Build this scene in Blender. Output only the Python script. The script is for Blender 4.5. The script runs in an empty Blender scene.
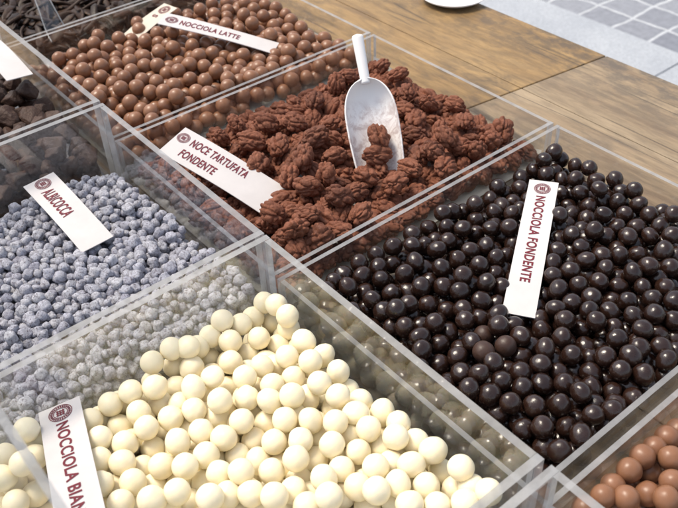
import bpy, bmesh, math, random
import numpy as np
from mathutils import Vector, Matrix, Euler, noise
S = 0.25                      # one layout unit is a quarter of a metre
sc = bpy.context.scene
COL = sc.collection
rnd = random.Random(11)
D_white = ([800,-203,-179,676,-332,-162,877,-109,-179,734,-242,-162,897,-58,-162,505,-534,-163,592,-421,-170,422,-635,-166,836,-154,-191,361,-687,-198,441,-581,-167,184,-869,-220,543,-323,-170,288,-700,-194,813,-58,-162,383,-527,-182,647,-372,-194,731,-66,-174,140,-817,-162,652,-112,-162,
484,-438,-176,126,-867,-190,563,-232,-176,269,-775,-256,519,-378,-195,542,-450,-188,678,-196,-176,454,-324,-195,586,-138,-174,53,-770,-162,333,-565,-199,724,-128,-180,366,-410,-192,326,-638,-203,299,-499,-198,216,-538,-191,181,-766,-272,428,-271,-179,282,-363,-168,391,-220,-162,
355,-350,-189,220,-670,-199,742,-186,-179,167,-820,-251,522,-188,-168,461,-131,-170,266,-631,-196,219,-473,-204,780,-133,-200,607,-190,-196,312,-441,-194,168,-639,-193,473,-226,-176,151,-917,-261,82,-567,-200,403,-144,-162,128,-461,-177,377,-468,-198,354,-264,-180,683,-255,-192,
624,-305,-175,85,-629,-203,189,-715,-240,194,-387,-177,243,-418,-196,906,-71,-250,53,-425,-171,302,-298,-191,99,-514,-178,190,-327,-183,325,-112,-170,439,-471,-202,522,-483,-258,502,-279,-180,303,-724,-247,618,-250,-198,250,-268,-180,384,-69,-191,211,-598,-207,133,-736,-249,
264,-143,-179,158,-61,-162,137,-147,-205,485,-557,-254,53,-364,-162,527,-129,-178,242,-208,-186,499,-489,-204,106,-218,-193,78,-709,-255,199,-815,-303,242,-72,-188,57,-838,-201,53,-205,-162,160,-254,-206,77,-327,-162,588,-369,-202,707,-248,-248,156,-527,-196,556,-67,-198,
405,-663,-251,104,-341,-210,317,-164,-200,73,-160,-191,235,-542,-252,122,-573,-247,385,-340,-243,675,-67,-197,107,-783,-203,615,-69,-183,101,-58,-162,309,-224,-191,609,-445,-247,451,-373,-230,363,-717,-255,753,-58,-240,53,-247,-195,535,-264,-235,775,-250,-252,360,-286,-244,
310,-60,-197,397,-398,-242,53,-368,-226,274,-375,-227,706,-332,-254,810,-70,-239,474,-71,-227,647,-370,-259,850,-58,-198,53,-109,-214,134,-459,-237,114,-401,-237,53,-755,-213,420,-604,-219,387,-173,-212,686,-266,-303,157,-858,-303,402,-499,-252,424,-556,-254,97,-792,-262,
158,-101,-250,53,-66,-183,271,-591,-248,675,-146,-211,586,-386,-261,127,-182,-254,151,-58,-217,742,-199,-237,73,-60,-248,183,-427,-221,619,-126,-224,546,-162,-218,550,-431,-246,651,-276,-241,813,-113,-303,57,-293,-202,420,-591,-303,336,-597,-250,65,-272,-257,145,-676,-256,
543,-322,-254,815,-171,-303,90,-650,-263,53,-882,-303,230,-902,-255,185,-289,-262,543,-540,-253,755,-175,-303,463,-637,-252,108,-849,-245,298,-828,-253,631,-290,-303,416,-66,-242,493,-220,-232,53,-942,-303,901,-131,-252,439,-131,-237,198,-483,-261,345,-660,-256,233,-164,-227,
284,-664,-243,222,-708,-303,64,-597,-249,345,-783,-252,289,-742,-303,244,-445,-253,182,-570,-252,184,-346,-241,234,-864,-303,197,-957,-250,484,-331,-254,409,-228,-219,601,-330,-244,111,-750,-303,53,-736,-303,241,-234,-256,162,-718,-303,381,-129,-252,181,-157,-255,560,-484,-303,
53,-538,-245,308,-293,-269,111,-898,-303,365,-546,-253,53,-436,-243,742,-247,-303,366,-447,-254,624,-406,-303,176,-217,-251,463,-500,-256,304,-443,-254,261,-286,-237,240,-336,-257,783,-144,-259,84,-488,-252,828,-58,-303,273,-495,-253,142,-800,-303,53,-208,-250,53,-676,-303,
53,-118,-303,872,-115,-303,109,-958,-303,671,-336,-303,183,-630,-251,309,-85,-251,117,-241,-250,663,-94,-251,375,-639,-303,425,-370,-303,226,-671,-258,601,-215,-251,232,-764,-303,699,-58,-251,729,-113,-248,128,-300,-247,544,-211,-263,334,-495,-253,703,-206,-303,659,-217,-237,
333,-694,-303,334,-328,-303,420,-292,-249,124,-58,-269,199,-58,-250,880,-58,-303,572,-97,-247,326,-143,-256,455,-538,-303,138,-516,-253,262,-812,-303,322,-339,-237,520,-380,-256,338,-393,-253,104,-462,-303,932,-58,-303,764,-310,-253,221,-391,-251,489,-432,-250,527,-58,-251,
53,-58,-303,155,-553,-303,110,-690,-303,305,-545,-253,108,-98,-303,155,-252,-303,476,-275,-244,82,-334,-265,101,-274,-303,345,-199,-247,611,-347,-303,271,-128,-255,775,-58,-303,186,-603,-303,515,-417,-303,571,-426,-303,107,-155,-303,445,-190,-248,513,-522,-303,392,-321,-303,
485,-366,-303,96,-839,-303,410,-166,-289,53,-553,-303,301,-241,-248,53,-178,-303,616,-58,-243,358,-58,-250,486,-470,-303,416,-267,-303,258,-58,-245,207,-525,-303,397,-769,-224,596,-503,-260,730,-305,-303,797,-226,-303,383,-220,-288,582,-153,-262,104,-522,-303,107,-214,-303],
[638,-169,-256,393,-695,-303,53,-370,-303,157,-493,-303,284,-186,-248,274,-324,-303,275,-683,-303,53,-238,-303,431,-446,-256,647,-222,-303,451,-316,-303,700,-164,-261,367,-480,-303,217,-111,-247,534,-255,-303,155,-434,-303,227,-277,-303,592,-273,-252,395,-533,-303,98,-126,-251,
193,-906,-303,103,-583,-303,325,-220,-303,274,-58,-303,244,-478,-303,713,-474,-254,424,-721,-251,655,-493,-248,394,-942,-253,932,-271,-303,932,-243,-250,502,-810,-256,769,-496,-252,810,-350,-252,265,-958,-256,870,-338,-255,720,-440,-303,663,-553,-250,525,-735,-245,668,-671,-210,
900,-192,-252,709,-592,-244,605,-566,-256,821,-290,-253,516,-609,-253,879,-271,-254,303,-958,-303,845,-214,-268,561,-586,-218,393,-906,-303,650,-612,-251,578,-687,-222,932,-183,-303,612,-630,-208,523,-662,-225,479,-696,-251,667,-434,-257,470,-759,-243,298,-898,-254,722,-534,-252,
725,-402,-256,932,-119,-303,724,-364,-303,442,-854,-250,362,-890,-254,803,-410,-254,823,-380,-303,622,-529,-211,429,-797,-267,887,-306,-303,382,-833,-252,824,-469,-252,294,-862,-303,265,-913,-303,571,-635,-253,626,-668,-254,768,-404,-303,469,-768,-303,606,-730,-256,567,-777,-256,
354,-853,-303,548,-687,-275,679,-398,-303,333,-908,-303,892,-228,-303,777,-343,-303,896,-405,-254,510,-724,-303,467,-828,-303,774,-463,-303,380,-801,-303,411,-752,-303,676,-481,-303,832,-323,-303,167,-958,-303,634,-524,-303,320,-803,-303,500,-871,-256,844,-263,-303,825,-437,-303,
491,-667,-303,364,-958,-303,304,-377,-303,881,-372,-303,568,-736,-303,53,-492,-303,243,-375,-303,434,-650,-303,528,-781,-303,451,-709,-303,227,-958,-303,642,-751,-212,515,-114,-237,873,-173,-303,219,-58,-303,53,-617,-303,594,-660,-303,355,-169,-303,696,-112,-303,617,-466,-303,
470,-104,-277,413,-851,-303,732,-504,-303,543,-167,-303,443,-58,-303,587,-600,-303,216,-164,-303,53,-839,-261,456,-419,-303,53,-431,-303,476,-262,-303,721,-58,-303,554,-58,-303,135,-359,-272,185,-662,-303,787,-285,-303,350,-750,-303,644,-583,-303,530,-578,-303,361,-582,-303,
160,-185,-303,314,-638,-303,334,-530,-303,690,-545,-303,502,-167,-259,358,-110,-303,478,-608,-303,274,-427,-303,179,-381,-303,204,-330,-303,539,-635,-303,367,-377,-303,577,-541,-303])
D_dark = ([853,76,-234,903,187,-225,891,62,-306,909,255,-214,910,115,-306,837,200,-209,892,324,-214,695,88,-245,736,198,-209,770,95,-261,816,292,-220,774,244,-221,831,350,-203,606,73,-232,680,183,-214,639,151,-203,910,376,-217,888,535,-223,847,491,-211,796,182,-240,
533,83,-244,898,621,-223,737,320,-228,910,203,-306,727,447,-218,697,357,-212,909,470,-248,610,62,-306,878,160,-306,793,502,-211,491,119,-227,716,266,-221,422,109,-239,473,73,-254,781,64,-306,398,62,-254,594,337,-213,817,117,-242,771,582,-217,777,358,-223,
580,126,-232,670,237,-212,697,585,-205,533,376,-207,623,203,-200,835,549,-206,823,763,-225,546,62,-306,457,160,-213,669,479,-220,672,62,-306,495,190,-260,622,258,-198,796,656,-208,445,337,-226,277,62,-256,401,262,-221,306,204,-199,857,274,-251,910,616,-278,
596,392,-211,782,729,-210,214,122,-227,782,824,-219,446,239,-254,359,188,-220,636,530,-211,714,183,-257,521,232,-237,859,190,-257,645,91,-267,670,407,-210,319,89,-277,537,623,-221,265,155,-272,577,185,-222,787,454,-241,385,485,-214,130,176,-217,601,482,-247,
127,99,-257,265,339,-224,356,408,-221,310,325,-255,100,119,-215,676,304,-224,593,736,-221,60,62,-221,418,432,-230,252,434,-215,910,703,-306,314,532,-220,746,688,-218,507,784,-223,303,393,-231,192,342,-225,633,841,-223,566,677,-221,210,197,-225,648,893,-217,
520,287,-222,572,276,-210,467,534,-254,324,451,-206,679,964,-242,691,740,-235,586,552,-217,555,882,-229,448,895,-203,598,608,-223,628,1002,-231,732,798,-231,211,272,-246,509,709,-219,152,284,-240,166,500,-234,518,975,-227,158,62,-306,689,660,-223,859,659,-232,
554,1042,-241,608,1066,-218,683,822,-235,719,879,-243,60,414,-239,258,724,-212,180,396,-215,110,450,-222,558,1146,-206,333,870,-196,665,574,-253,627,791,-251,414,194,-218,416,983,-205,859,454,-258,211,693,-226,320,601,-230,157,623,-222,104,62,-306,460,62,-306,
105,249,-235,910,362,-263,319,761,-270,488,658,-222,409,837,-210,245,513,-235,412,524,-242,826,839,-268,302,256,-217,394,601,-260,629,364,-249,827,602,-218,567,798,-225,518,561,-257,727,62,-306,428,293,-259,910,239,-266,856,111,-306,323,1081,-203,234,856,-261,
257,622,-231,243,569,-230,407,62,-306,461,820,-219,491,1126,-237,452,394,-251,343,138,-284,93,744,-225,622,664,-221,652,615,-217,573,957,-256,62,627,-217,158,557,-236,274,1055,-232,727,118,-286,421,758,-224,358,356,-263,106,314,-236,438,1141,-232,435,1076,-242,
835,62,-306,509,501,-267,201,806,-232,731,627,-234,263,195,-232,734,390,-242,60,569,-251,164,113,-306,900,548,-275,120,1066,-243,828,152,-283,526,835,-221,881,701,-259,396,1172,-216,449,705,-226,387,1101,-232,287,716,-258,144,783,-247,212,62,-306,305,1195,-228,
60,278,-233,320,815,-259,434,638,-265,562,521,-256,492,419,-222,60,890,-243,223,1091,-221,465,939,-239,60,62,-290,60,344,-234,155,1022,-272,822,413,-240,452,586,-261,101,954,-256,82,1094,-216,606,156,-270,507,348,-247,313,185,-251,218,1024,-251,910,458,-306,
99,376,-267,404,372,-237,646,162,-306,108,603,-237,353,62,-306,465,993,-231,815,714,-255,200,1195,-237,712,532,-259,267,62,-306,719,1008,-306,167,673,-263,494,1060,-252,910,763,-306,321,1040,-257,546,1104,-240,694,1057,-306,846,756,-275,752,496,-247,75,836,-259,
72,1159,-218,353,562,-250,153,944,-270,127,714,-256,145,1193,-254,60,496,-235,607,1195,-306,530,444,-253,165,1097,-258,651,1043,-260,60,99,-219,333,722,-306,357,987,-258,60,1074,-262,148,225,-256,60,678,-238,215,912,-266,864,797,-306,77,166,-226,312,661,-261,
701,162,-306,859,374,-242,642,742,-267,810,492,-272,105,165,-306,851,625,-278,438,477,-256,225,972,-265,227,323,-260,641,1153,-306,910,408,-306,756,161,-306,500,612,-266,60,214,-240,61,1008,-263,677,912,-259,870,504,-267,850,331,-273,113,497,-250,285,873,-269,
763,211,-271,337,1098,-253,84,1195,-257,910,269,-306,249,1173,-251,664,1103,-306,910,509,-306,303,975,-262,372,833,-250,351,1174,-247,239,401,-258,620,418,-253,520,128,-272,254,778,-264,188,430,-258,378,779,-258,333,478,-253,503,92,-306,528,783,-274,130,835,-257],
[188,194,-275,60,726,-265,744,451,-275,775,326,-266,895,417,-247,337,876,-250,753,965,-306,196,140,-276,359,251,-256,694,426,-256,455,780,-261,233,727,-264,662,197,-268,889,361,-306,127,896,-273,821,896,-272,725,580,-282,595,834,-263,60,104,-262,176,873,-265,
808,283,-274,231,113,-306,384,699,-306,494,1195,-260,154,598,-273,265,1012,-275,766,891,-268,105,1135,-271,312,387,-285,305,169,-306,555,1195,-288,530,1004,-272,571,1044,-306,71,451,-306,703,628,-291,110,551,-262,862,852,-306,515,933,-261,791,119,-306,382,930,-259,
630,310,-260,60,935,-293,395,144,-270,302,268,-270,421,720,-271,724,210,-306,344,619,-276,810,366,-268,489,274,-265,424,895,-252,741,677,-271,268,925,-262,114,218,-306,285,118,-306,253,832,-306,376,754,-306,582,901,-272,425,826,-261,222,1074,-274,328,927,-267,
340,667,-306,848,265,-306,110,114,-306,699,958,-306,800,192,-306,114,1036,-306,388,204,-265,525,386,-282,202,546,-274,357,186,-306,552,170,-268,438,330,-306,60,191,-306,226,172,-306,188,376,-267,684,834,-306,280,440,-261,60,1041,-306,372,303,-264,795,969,-272,
858,211,-306,536,270,-306,791,655,-263,535,1156,-255,578,94,-276,628,613,-268,777,409,-271,661,513,-263,674,116,-306,349,429,-271,545,488,-306,679,731,-306,258,660,-271,342,796,-306,86,1092,-306,471,519,-306,767,830,-272,113,520,-306,587,1078,-267,614,556,-262,
662,1015,-306,267,411,-306,287,1092,-270,380,108,-306,821,230,-274,180,745,-264,749,1054,-306,134,283,-306,578,761,-268,855,573,-270,436,385,-306,447,158,-268,493,882,-261,642,974,-280,714,763,-279,684,342,-263,229,1129,-275,475,677,-272,107,790,-306,109,1177,-306,
114,335,-306,797,598,-263,150,375,-306,296,1195,-285,424,548,-306,140,1084,-306,158,554,-306,500,309,-306,401,1195,-306,60,817,-306,626,212,-306,314,1145,-274,501,734,-267,752,265,-268,477,1000,-284,764,548,-261,288,548,-266,629,830,-306,546,306,-265,384,337,-306,
788,780,-264,597,348,-291,319,229,-306,467,1142,-306,789,924,-306,610,1108,-306,655,862,-268,411,976,-260,346,1195,-306,653,642,-306,656,480,-306,254,606,-283,637,246,-264,138,984,-306,256,1097,-306,401,285,-306,434,110,-306,167,500,-306,380,523,-287,266,739,-306,
166,639,-306,622,884,-306,456,955,-306,287,1051,-306,545,922,-306,733,355,-282,617,116,-306,413,1143,-306,378,1094,-306,429,231,-306,522,537,-306,231,466,-259,455,279,-306,434,906,-306,248,886,-306,433,1026,-262,401,950,-306,203,854,-306,111,413,-306,608,1005,-306,
217,352,-306,704,316,-306,80,293,-306,676,283,-274,595,726,-306,160,803,-306,562,134,-306,576,1149,-306,578,443,-278,807,734,-306,723,1102,-306,466,191,-306,702,235,-267,183,710,-306,566,805,-306,518,174,-306,359,1144,-306,517,1045,-306,880,308,-306,481,574,-306,
887,653,-306,199,591,-306,533,590,-306,468,863,-306,287,789,-306,577,535,-306,135,686,-306,272,357,-306,170,324,-306,60,682,-306,626,929,-259,432,674,-306,533,434,-306,835,671,-306,492,238,-306,694,1148,-306,614,777,-306,60,1195,-306,327,337,-306,425,603,-306,
144,855,-306,549,1094,-306,211,805,-285,400,411,-277,227,509,-306,439,1095,-306,341,489,-306,362,388,-306,218,227,-306,567,586,-263,561,643,-266,655,585,-306,816,544,-265,60,136,-306,794,863,-306,783,246,-306,60,627,-306,505,820,-306,590,273,-261,810,804,-306,
60,397,-306,269,206,-306,112,638,-292,310,444,-306,387,642,-306,550,711,-262,413,179,-306,478,139,-306,315,1004,-306,494,1094,-306,689,887,-306,60,343,-306,735,915,-306,513,697,-306,451,811,-306,375,578,-306,422,493,-306,160,1195,-306,470,634,-306,342,284,-306,
60,569,-306,717,265,-306,757,735,-259,214,755,-306,757,301,-306,251,557,-306,737,861,-306,592,215,-265,375,1043,-264,190,963,-306,426,999,-306,730,807,-306,294,637,-306,203,279,-306,631,529,-306,544,341,-306,574,396,-306,791,534,-306,850,533,-306,632,280,-306,
540,220,-287,601,688,-266,677,429,-306,235,694,-306,240,940,-306,847,478,-306,753,637,-306,324,890,-306,562,977,-306,910,825,-306,881,588,-306,123,466,-306,212,406,-306,574,859,-306,636,383,-306,711,483,-306,113,936,-306,669,695,-260,250,308,-306,600,584,-306,
220,1009,-306,654,928,-306,374,238,-306,810,327,-306,324,1102,-306,148,1139,-306,625,1056,-306,523,872,-306,158,165,-306,489,913,-306,241,1195,-306,483,414,-306,184,1051,-306,639,694,-306,861,428,-306,738,532,-306,838,380,-306,776,370,-306,456,1195,-306,177,910,-306,
430,761,-306,910,1139,-306,910,1029,-306,910,934,-306,910,1084,-306,873,944,-267,910,880,-306,859,1150,-306,873,1019,-267,863,907,-306,891,1195,-306,777,1101,-306,804,1148,-306,831,1195,-306,776,1195,-306,749,1148,-306,808,1056,-306,721,1195,-306,834,1103,-306,883,982,-306,
836,1009,-306,835,954,-306,781,1010,-306,60,505,-306,863,1057,-306,510,964,-306,524,644,-306,782,686,-306,145,750,-306,436,440,-306,623,436,-306,97,723,-306,804,444,-306,771,585,-306,580,186,-306,165,238,-306,600,485,-306,689,376,-306,463,719,-306,299,583,-306,
81,878,-306,333,543,-306,60,244,-306,684,539,-306,383,454,-306,522,1142,-306,668,783,-306,289,690,-306,584,246,-306,414,855,-306,490,468,-306,83,983,-306,670,240,-306,485,769,-306,805,628,-306,601,940,-306,60,763,-306,823,579,-306,761,763,-306,564,681,-306,
263,258,-306,270,1150,-306,307,839,-306,60,1140,-306,205,460,-306,191,1105,-306,112,585,-306,581,300,-306,693,679,-306,463,1048,-306,347,960,-306])
D_latte = ([-1052,64,-304,-1081,213,-212,-1083,149,-257,-1052,277,-250,-1180,191,-242,-1148,363,-195,-1052,511,-252,-1384,141,-211,-1117,487,-217,-1145,100,-248,-1102,571,-212,-1256,110,-260,-1368,236,-201,-1436,81,-256,-1092,94,-275,-1052,430,-284,-1344,293,-208,-1066,615,-257,-1105,690,-219,-1060,335,-252,
-1271,222,-218,-1052,674,-270,-1589,81,-245,-1052,167,-304,-1135,400,-238,-1052,849,-266,-1267,496,-216,-1052,117,-304,-1343,488,-206,-1229,350,-203,-1231,64,-304,-1278,319,-213,-1052,925,-284,-1052,996,-257,-1494,162,-211,-1052,1072,-248,-1243,607,-213,-1624,196,-204,-1445,448,-205,-1368,182,-255,
-1660,150,-213,-1544,581,-208,-1052,374,-297,-1545,513,-203,-1360,553,-207,-1792,64,-257,-1552,237,-223,-1208,531,-214,-1172,466,-223,-1052,1172,-265,-1876,194,-245,-1125,808,-230,-1711,534,-220,-1323,599,-218,-1394,684,-216,-1372,977,-219,-1491,412,-213,-1052,803,-303,-1052,216,-304,-1708,292,-203,
-1143,894,-237,-1677,659,-204,-1183,323,-236,-1445,293,-205,-1502,969,-206,-1592,151,-233,-1758,118,-255,-1844,473,-232,-1784,388,-223,-1095,222,-268,-1177,932,-211,-1303,782,-224,-1129,1170,-251,-1192,1028,-232,-1628,279,-218,-1326,375,-206,-1845,355,-218,-1052,483,-304,-1099,464,-272,-1129,64,-304,
-1569,1076,-228,-1122,749,-230,-1263,1027,-224,-1396,620,-203,-1805,882,-211,-1873,591,-239,-1060,727,-290,-1133,295,-256,-1517,661,-216,-1390,1158,-251,-1558,380,-205,-1147,654,-239,-1631,1009,-221,-1920,682,-247,-1347,64,-304,-1857,253,-240,-1252,412,-208,-1505,91,-255,-1149,247,-217,-1288,64,-304,
-1177,1080,-254,-1249,1093,-230,-1166,972,-251,-1099,815,-278,-1563,450,-209,-1521,733,-232,-1052,595,-304,-1389,457,-226,-1482,344,-209,-1768,628,-234,-1406,64,-304,-1867,64,-260,-1631,348,-244,-1052,319,-304,-1895,330,-239,-1756,1098,-231,-1917,809,-248,-1426,806,-247,-1901,1004,-252,-1383,339,-211,
-1228,1166,-251,-1627,906,-237,-1424,1109,-256,-1151,604,-209,-1779,263,-242,-1315,203,-267,-1481,1169,-251,-1928,413,-230,-1756,925,-232,-1716,1188,-258,-1639,64,-304,-1102,952,-273,-1217,239,-235,-1425,865,-253,-1657,801,-254,-1697,64,-304,-1632,1193,-247,-1877,851,-273,-1491,1077,-250,-1093,885,-263,
-1558,934,-249,-1153,1024,-273,-1052,974,-304,-1052,1058,-304,-1701,1111,-249,-1253,829,-249,-1298,148,-272,-1334,1007,-253,-1859,1061,-250,-1555,1192,-254,-1507,264,-246,-1756,64,-304,-1349,763,-254,-1430,177,-221,-1928,613,-232,-1526,64,-304,-1348,686,-249,-1176,1140,-265,-1313,861,-253,-1109,757,-290,
-1533,152,-254,-1374,899,-256,-1653,742,-256,-1783,1017,-251,-1715,452,-253,-1207,868,-251,-1719,601,-255,-1788,493,-261,-1499,792,-255,-1837,527,-257,-1254,912,-253,-1374,115,-304,-1227,702,-244,-1685,127,-261,-1769,785,-260,-1711,893,-252,-1176,772,-232,-1498,998,-257,-1312,919,-259,-1728,974,-254,
-1467,64,-304,-1412,944,-257,-1598,821,-255,-1881,770,-272,-1052,1141,-304,-1185,377,-259,-1052,267,-304,-1132,596,-267,-1520,890,-255,-1431,116,-304,-1590,1139,-258,-1271,741,-249,-1405,749,-261,-1795,1191,-264,-1736,395,-259,-1642,684,-251,-1404,227,-247,-1489,570,-255,-1653,858,-256,-1718,835,-258,
-1052,857,-304,-1540,834,-255,-1454,156,-269,-1169,708,-233,-1579,324,-257,-1177,139,-278,-1544,619,-253,-1480,847,-254,-1052,1193,-304,-1730,333,-240,-1213,577,-277,-1583,79,-304,-1578,879,-256,-1928,128,-304,-1052,539,-304,-1725,725,-256,-1782,433,-261,-1539,540,-255,-1305,308,-265,-1199,478,-274,
-1178,87,-304,-1474,513,-251,-1780,852,-269,-1838,893,-258,-1144,444,-304,-1817,229,-273,-1786,1071,-274,-1109,676,-277,-1232,195,-271,-1105,1053,-279,-1928,64,-304,-1924,186,-303,-1291,688,-264,-1309,472,-251,-1633,226,-254,-1099,1143,-285,-1531,955,-304,-1663,618,-254,-1400,166,-304,-1840,701,-266,
-1099,409,-304,-1556,991,-267,-1610,958,-259,-1686,366,-258,-1287,974,-262,-1133,1102,-279,-1177,532,-262,-1106,364,-273,-1448,410,-252,-1517,1126,-271,-1439,1053,-264,-1714,266,-264,-1256,464,-274,-1485,628,-253,-1070,1017,-304,-1464,745,-254,-1100,568,-304,-1928,879,-283,-1928,1166,-304,-1366,305,-262,
-1373,577,-258,-1826,123,-304],
[-1745,543,-268,-1663,1070,-268,-1362,1091,-269,-1596,646,-256,-1617,1102,-296,-1317,111,-304,-1111,265,-304,-1170,896,-304,-1874,156,-304,-1872,230,-291,-1259,162,-304,-1843,642,-266,-1389,1024,-262,-1707,777,-272,-1763,680,-258,-1637,159,-270,-1458,239,-261,-1234,308,-264,-1699,672,-257,-1108,175,-304,
-1441,996,-260,-1656,478,-253,-1228,777,-259,-1280,591,-256,-1153,555,-304,-1752,1035,-304,-1654,993,-273,-1216,237,-304,-1188,186,-304,-1419,282,-259,-1363,833,-304,-1342,426,-254,-1083,1100,-304,-1557,772,-258,-1724,116,-304,-1876,1135,-304,-1142,219,-304,-1665,297,-261,-1680,941,-260,-1249,649,-256,
-1489,691,-257,-1148,796,-304,-1829,928,-304,-1921,824,-304,-1328,1184,-304,-1928,1048,-304,-1352,248,-262,-1798,581,-261,-1227,418,-260,-1101,626,-304,-1300,366,-273,-1589,581,-253,-1156,499,-304,-1291,254,-264,-1159,329,-304,-1180,752,-304,-1385,1193,-304,-1701,506,-273,-1790,731,-266,-1586,264,-260,
-1142,713,-304,-1212,349,-304,-1857,808,-304,-1266,621,-304,-1132,123,-304,-1877,960,-304,-1121,995,-304,-1135,851,-304,-1877,1018,-304,-1647,561,-253,-1665,421,-259,-1102,511,-304,-1432,696,-257,-1419,976,-304,-1486,119,-304,-1607,517,-258,-1552,484,-256,-1522,208,-264,-1928,756,-304,-1928,990,-304,
-1365,990,-304,-1928,236,-284,-1273,1171,-304,-1834,390,-270,-1790,536,-304,-1880,477,-279,-1196,924,-265,-1879,98,-304,-1173,821,-264,-1542,120,-304,-1928,638,-304,-1151,946,-304,-1928,286,-283,-1476,967,-304,-1220,992,-267,-1608,400,-255,-1464,315,-257,-1467,1024,-304,-1774,196,-272,-1570,1056,-304,
-1651,117,-304,-1928,339,-287,-1491,449,-258,-1222,121,-304,-1553,177,-304,-1562,1112,-304,-1821,181,-304,-1432,579,-252,-1366,214,-304,-1491,372,-260,-1596,137,-304,-1836,572,-304,-1496,176,-304,-1687,329,-304,-1400,878,-304,-1828,64,-304,-1306,540,-267,-1603,458,-252,-1200,291,-304,-1837,332,-272,
-1794,953,-267,-1359,1135,-304,-1415,1141,-304,-1309,1138,-275,-1296,1050,-267,-1157,658,-304,-1647,776,-304,-1875,1193,-304,-1928,697,-304,-1326,497,-304,-1249,535,-257,-1172,606,-304,-1427,638,-250,-1115,906,-304,-1760,586,-304,-1597,1193,-304,-1223,1193,-304,-1312,653,-304,-1495,234,-304,-1306,832,-304,
-1601,990,-304,-1928,571,-304,-1552,689,-256,-1445,203,-304,-1404,1077,-304,-1793,311,-304,-1706,567,-304,-1460,1088,-304,-1179,989,-304,-1598,1031,-263,-1879,608,-304,-1244,364,-261,-1229,895,-304,-1928,1107,-304,-1928,395,-304,-1382,778,-304,-1410,250,-304,-1196,421,-304,-1633,309,-304,-1364,498,-260,
-1524,1021,-304,-1110,1188,-304,-1928,933,-304,-1773,147,-304,-1649,373,-304,-1438,922,-304,-1219,952,-304,-1430,464,-266,-1146,1144,-304,-1681,1193,-304,-1689,210,-264,-1546,429,-262,-1155,1064,-304,-1286,886,-304,-1197,698,-304,-1440,767,-304,-1442,1193,-304,-1172,254,-271,-1416,523,-251,-1150,386,-304,
-1346,629,-263,-1194,629,-260,-1928,453,-304,-1580,206,-265,-1194,850,-304,-1495,911,-304,-1718,1147,-304,-1738,358,-304,-1355,362,-256,-1516,1077,-304,-1285,418,-257,-1342,163,-304,-1521,321,-256,-1584,933,-304,-1549,373,-260,-1781,349,-265,-1348,726,-304,-1727,166,-272,-1694,1036,-304,-1877,1077,-304,
-1385,614,-304,-1827,859,-304,-1717,923,-304,-1407,560,-304,-1499,1193,-304,-1774,1132,-304,-1635,1038,-304,-1876,366,-304,-1216,525,-304,-1250,842,-304,-1317,1089,-304,-1343,888,-304,-1753,1193,-304,-1800,680,-304,-1874,530,-304,-1748,496,-304,-1774,911,-304,-1827,1045,-304,-1553,240,-304,-1261,398,-304,
-1880,309,-304])
D_milk = ([1147,252,-207,1041,104,-221,1087,192,-215,1090,358,-214,1044,262,-220,1048,160,-220,1041,317,-221,1148,236,-277,1128,304,-214,1103,259,-245,1041,418,-232,1061,325,-265,1112,206,-305,1041,369,-232,1041,468,-248,1199,319,-305,1041,211,-236,1072,190,-269,1156,282,-305,1089,482,-305,
1041,151,-305,1041,565,-305,1182,361,-272,1141,319,-267,1041,94,-305,1126,451,-279,1099,261,-302,1087,419,-305,1096,153,-305,1041,509,-305,1157,412,-305,1136,360,-305,1083,367,-289,1045,297,-305,1041,452,-305,1041,252,-273,1091,539,-305,1100,317,-305,1210,263,-305,1041,395,-305,
1041,208,-305,1041,622,-305],
[1232,330,-260,1237,612,-283,1109,510,-259,1129,689,-260,1069,821,-305,1221,538,-259,1120,602,-258,1125,106,-305,1041,773,-305,1155,772,-305,1176,502,-261,1192,728,-305,1089,595,-305,1308,424,-259,1173,582,-258,1097,870,-305,1287,598,-305,1178,647,-261,1272,113,-256,1152,130,-261,
1249,555,-305,1347,466,-259,1126,756,-259,1285,362,-259,1184,177,-260,1291,478,-258,1139,571,-305,1255,410,-273,1041,678,-305,1234,482,-258,1241,177,-258,1088,63,-305,1244,63,-256,1159,63,-305,1192,431,-264,1187,78,-258,1041,870,-305,1329,521,-259,1214,128,-259,1070,725,-305,
1211,396,-305,1215,660,-305,1304,165,-258,1215,63,-305,1126,821,-305,1097,675,-305,1227,450,-305,1142,514,-305,1271,653,-305,1247,263,-263,1246,707,-305,1185,612,-305,1098,773,-305,1225,732,-259,1282,217,-262,1267,501,-305,1272,163,-305,1197,781,-268,1188,210,-305,1212,505,-305,
1252,359,-305,1173,466,-305,1126,724,-305,1305,543,-305,1245,215,-305,1132,631,-305,1284,447,-305,1152,166,-305,1193,557,-305,1362,404,-262,1154,870,-305,1244,112,-305,1215,161,-305,1378,477,-305,1334,114,-259,1322,489,-305,1184,113,-305,1339,434,-305,1299,392,-305,1318,608,-259,
1162,680,-305,1360,531,-305,1182,821,-305,1385,509,-259,1301,112,-305])
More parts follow.
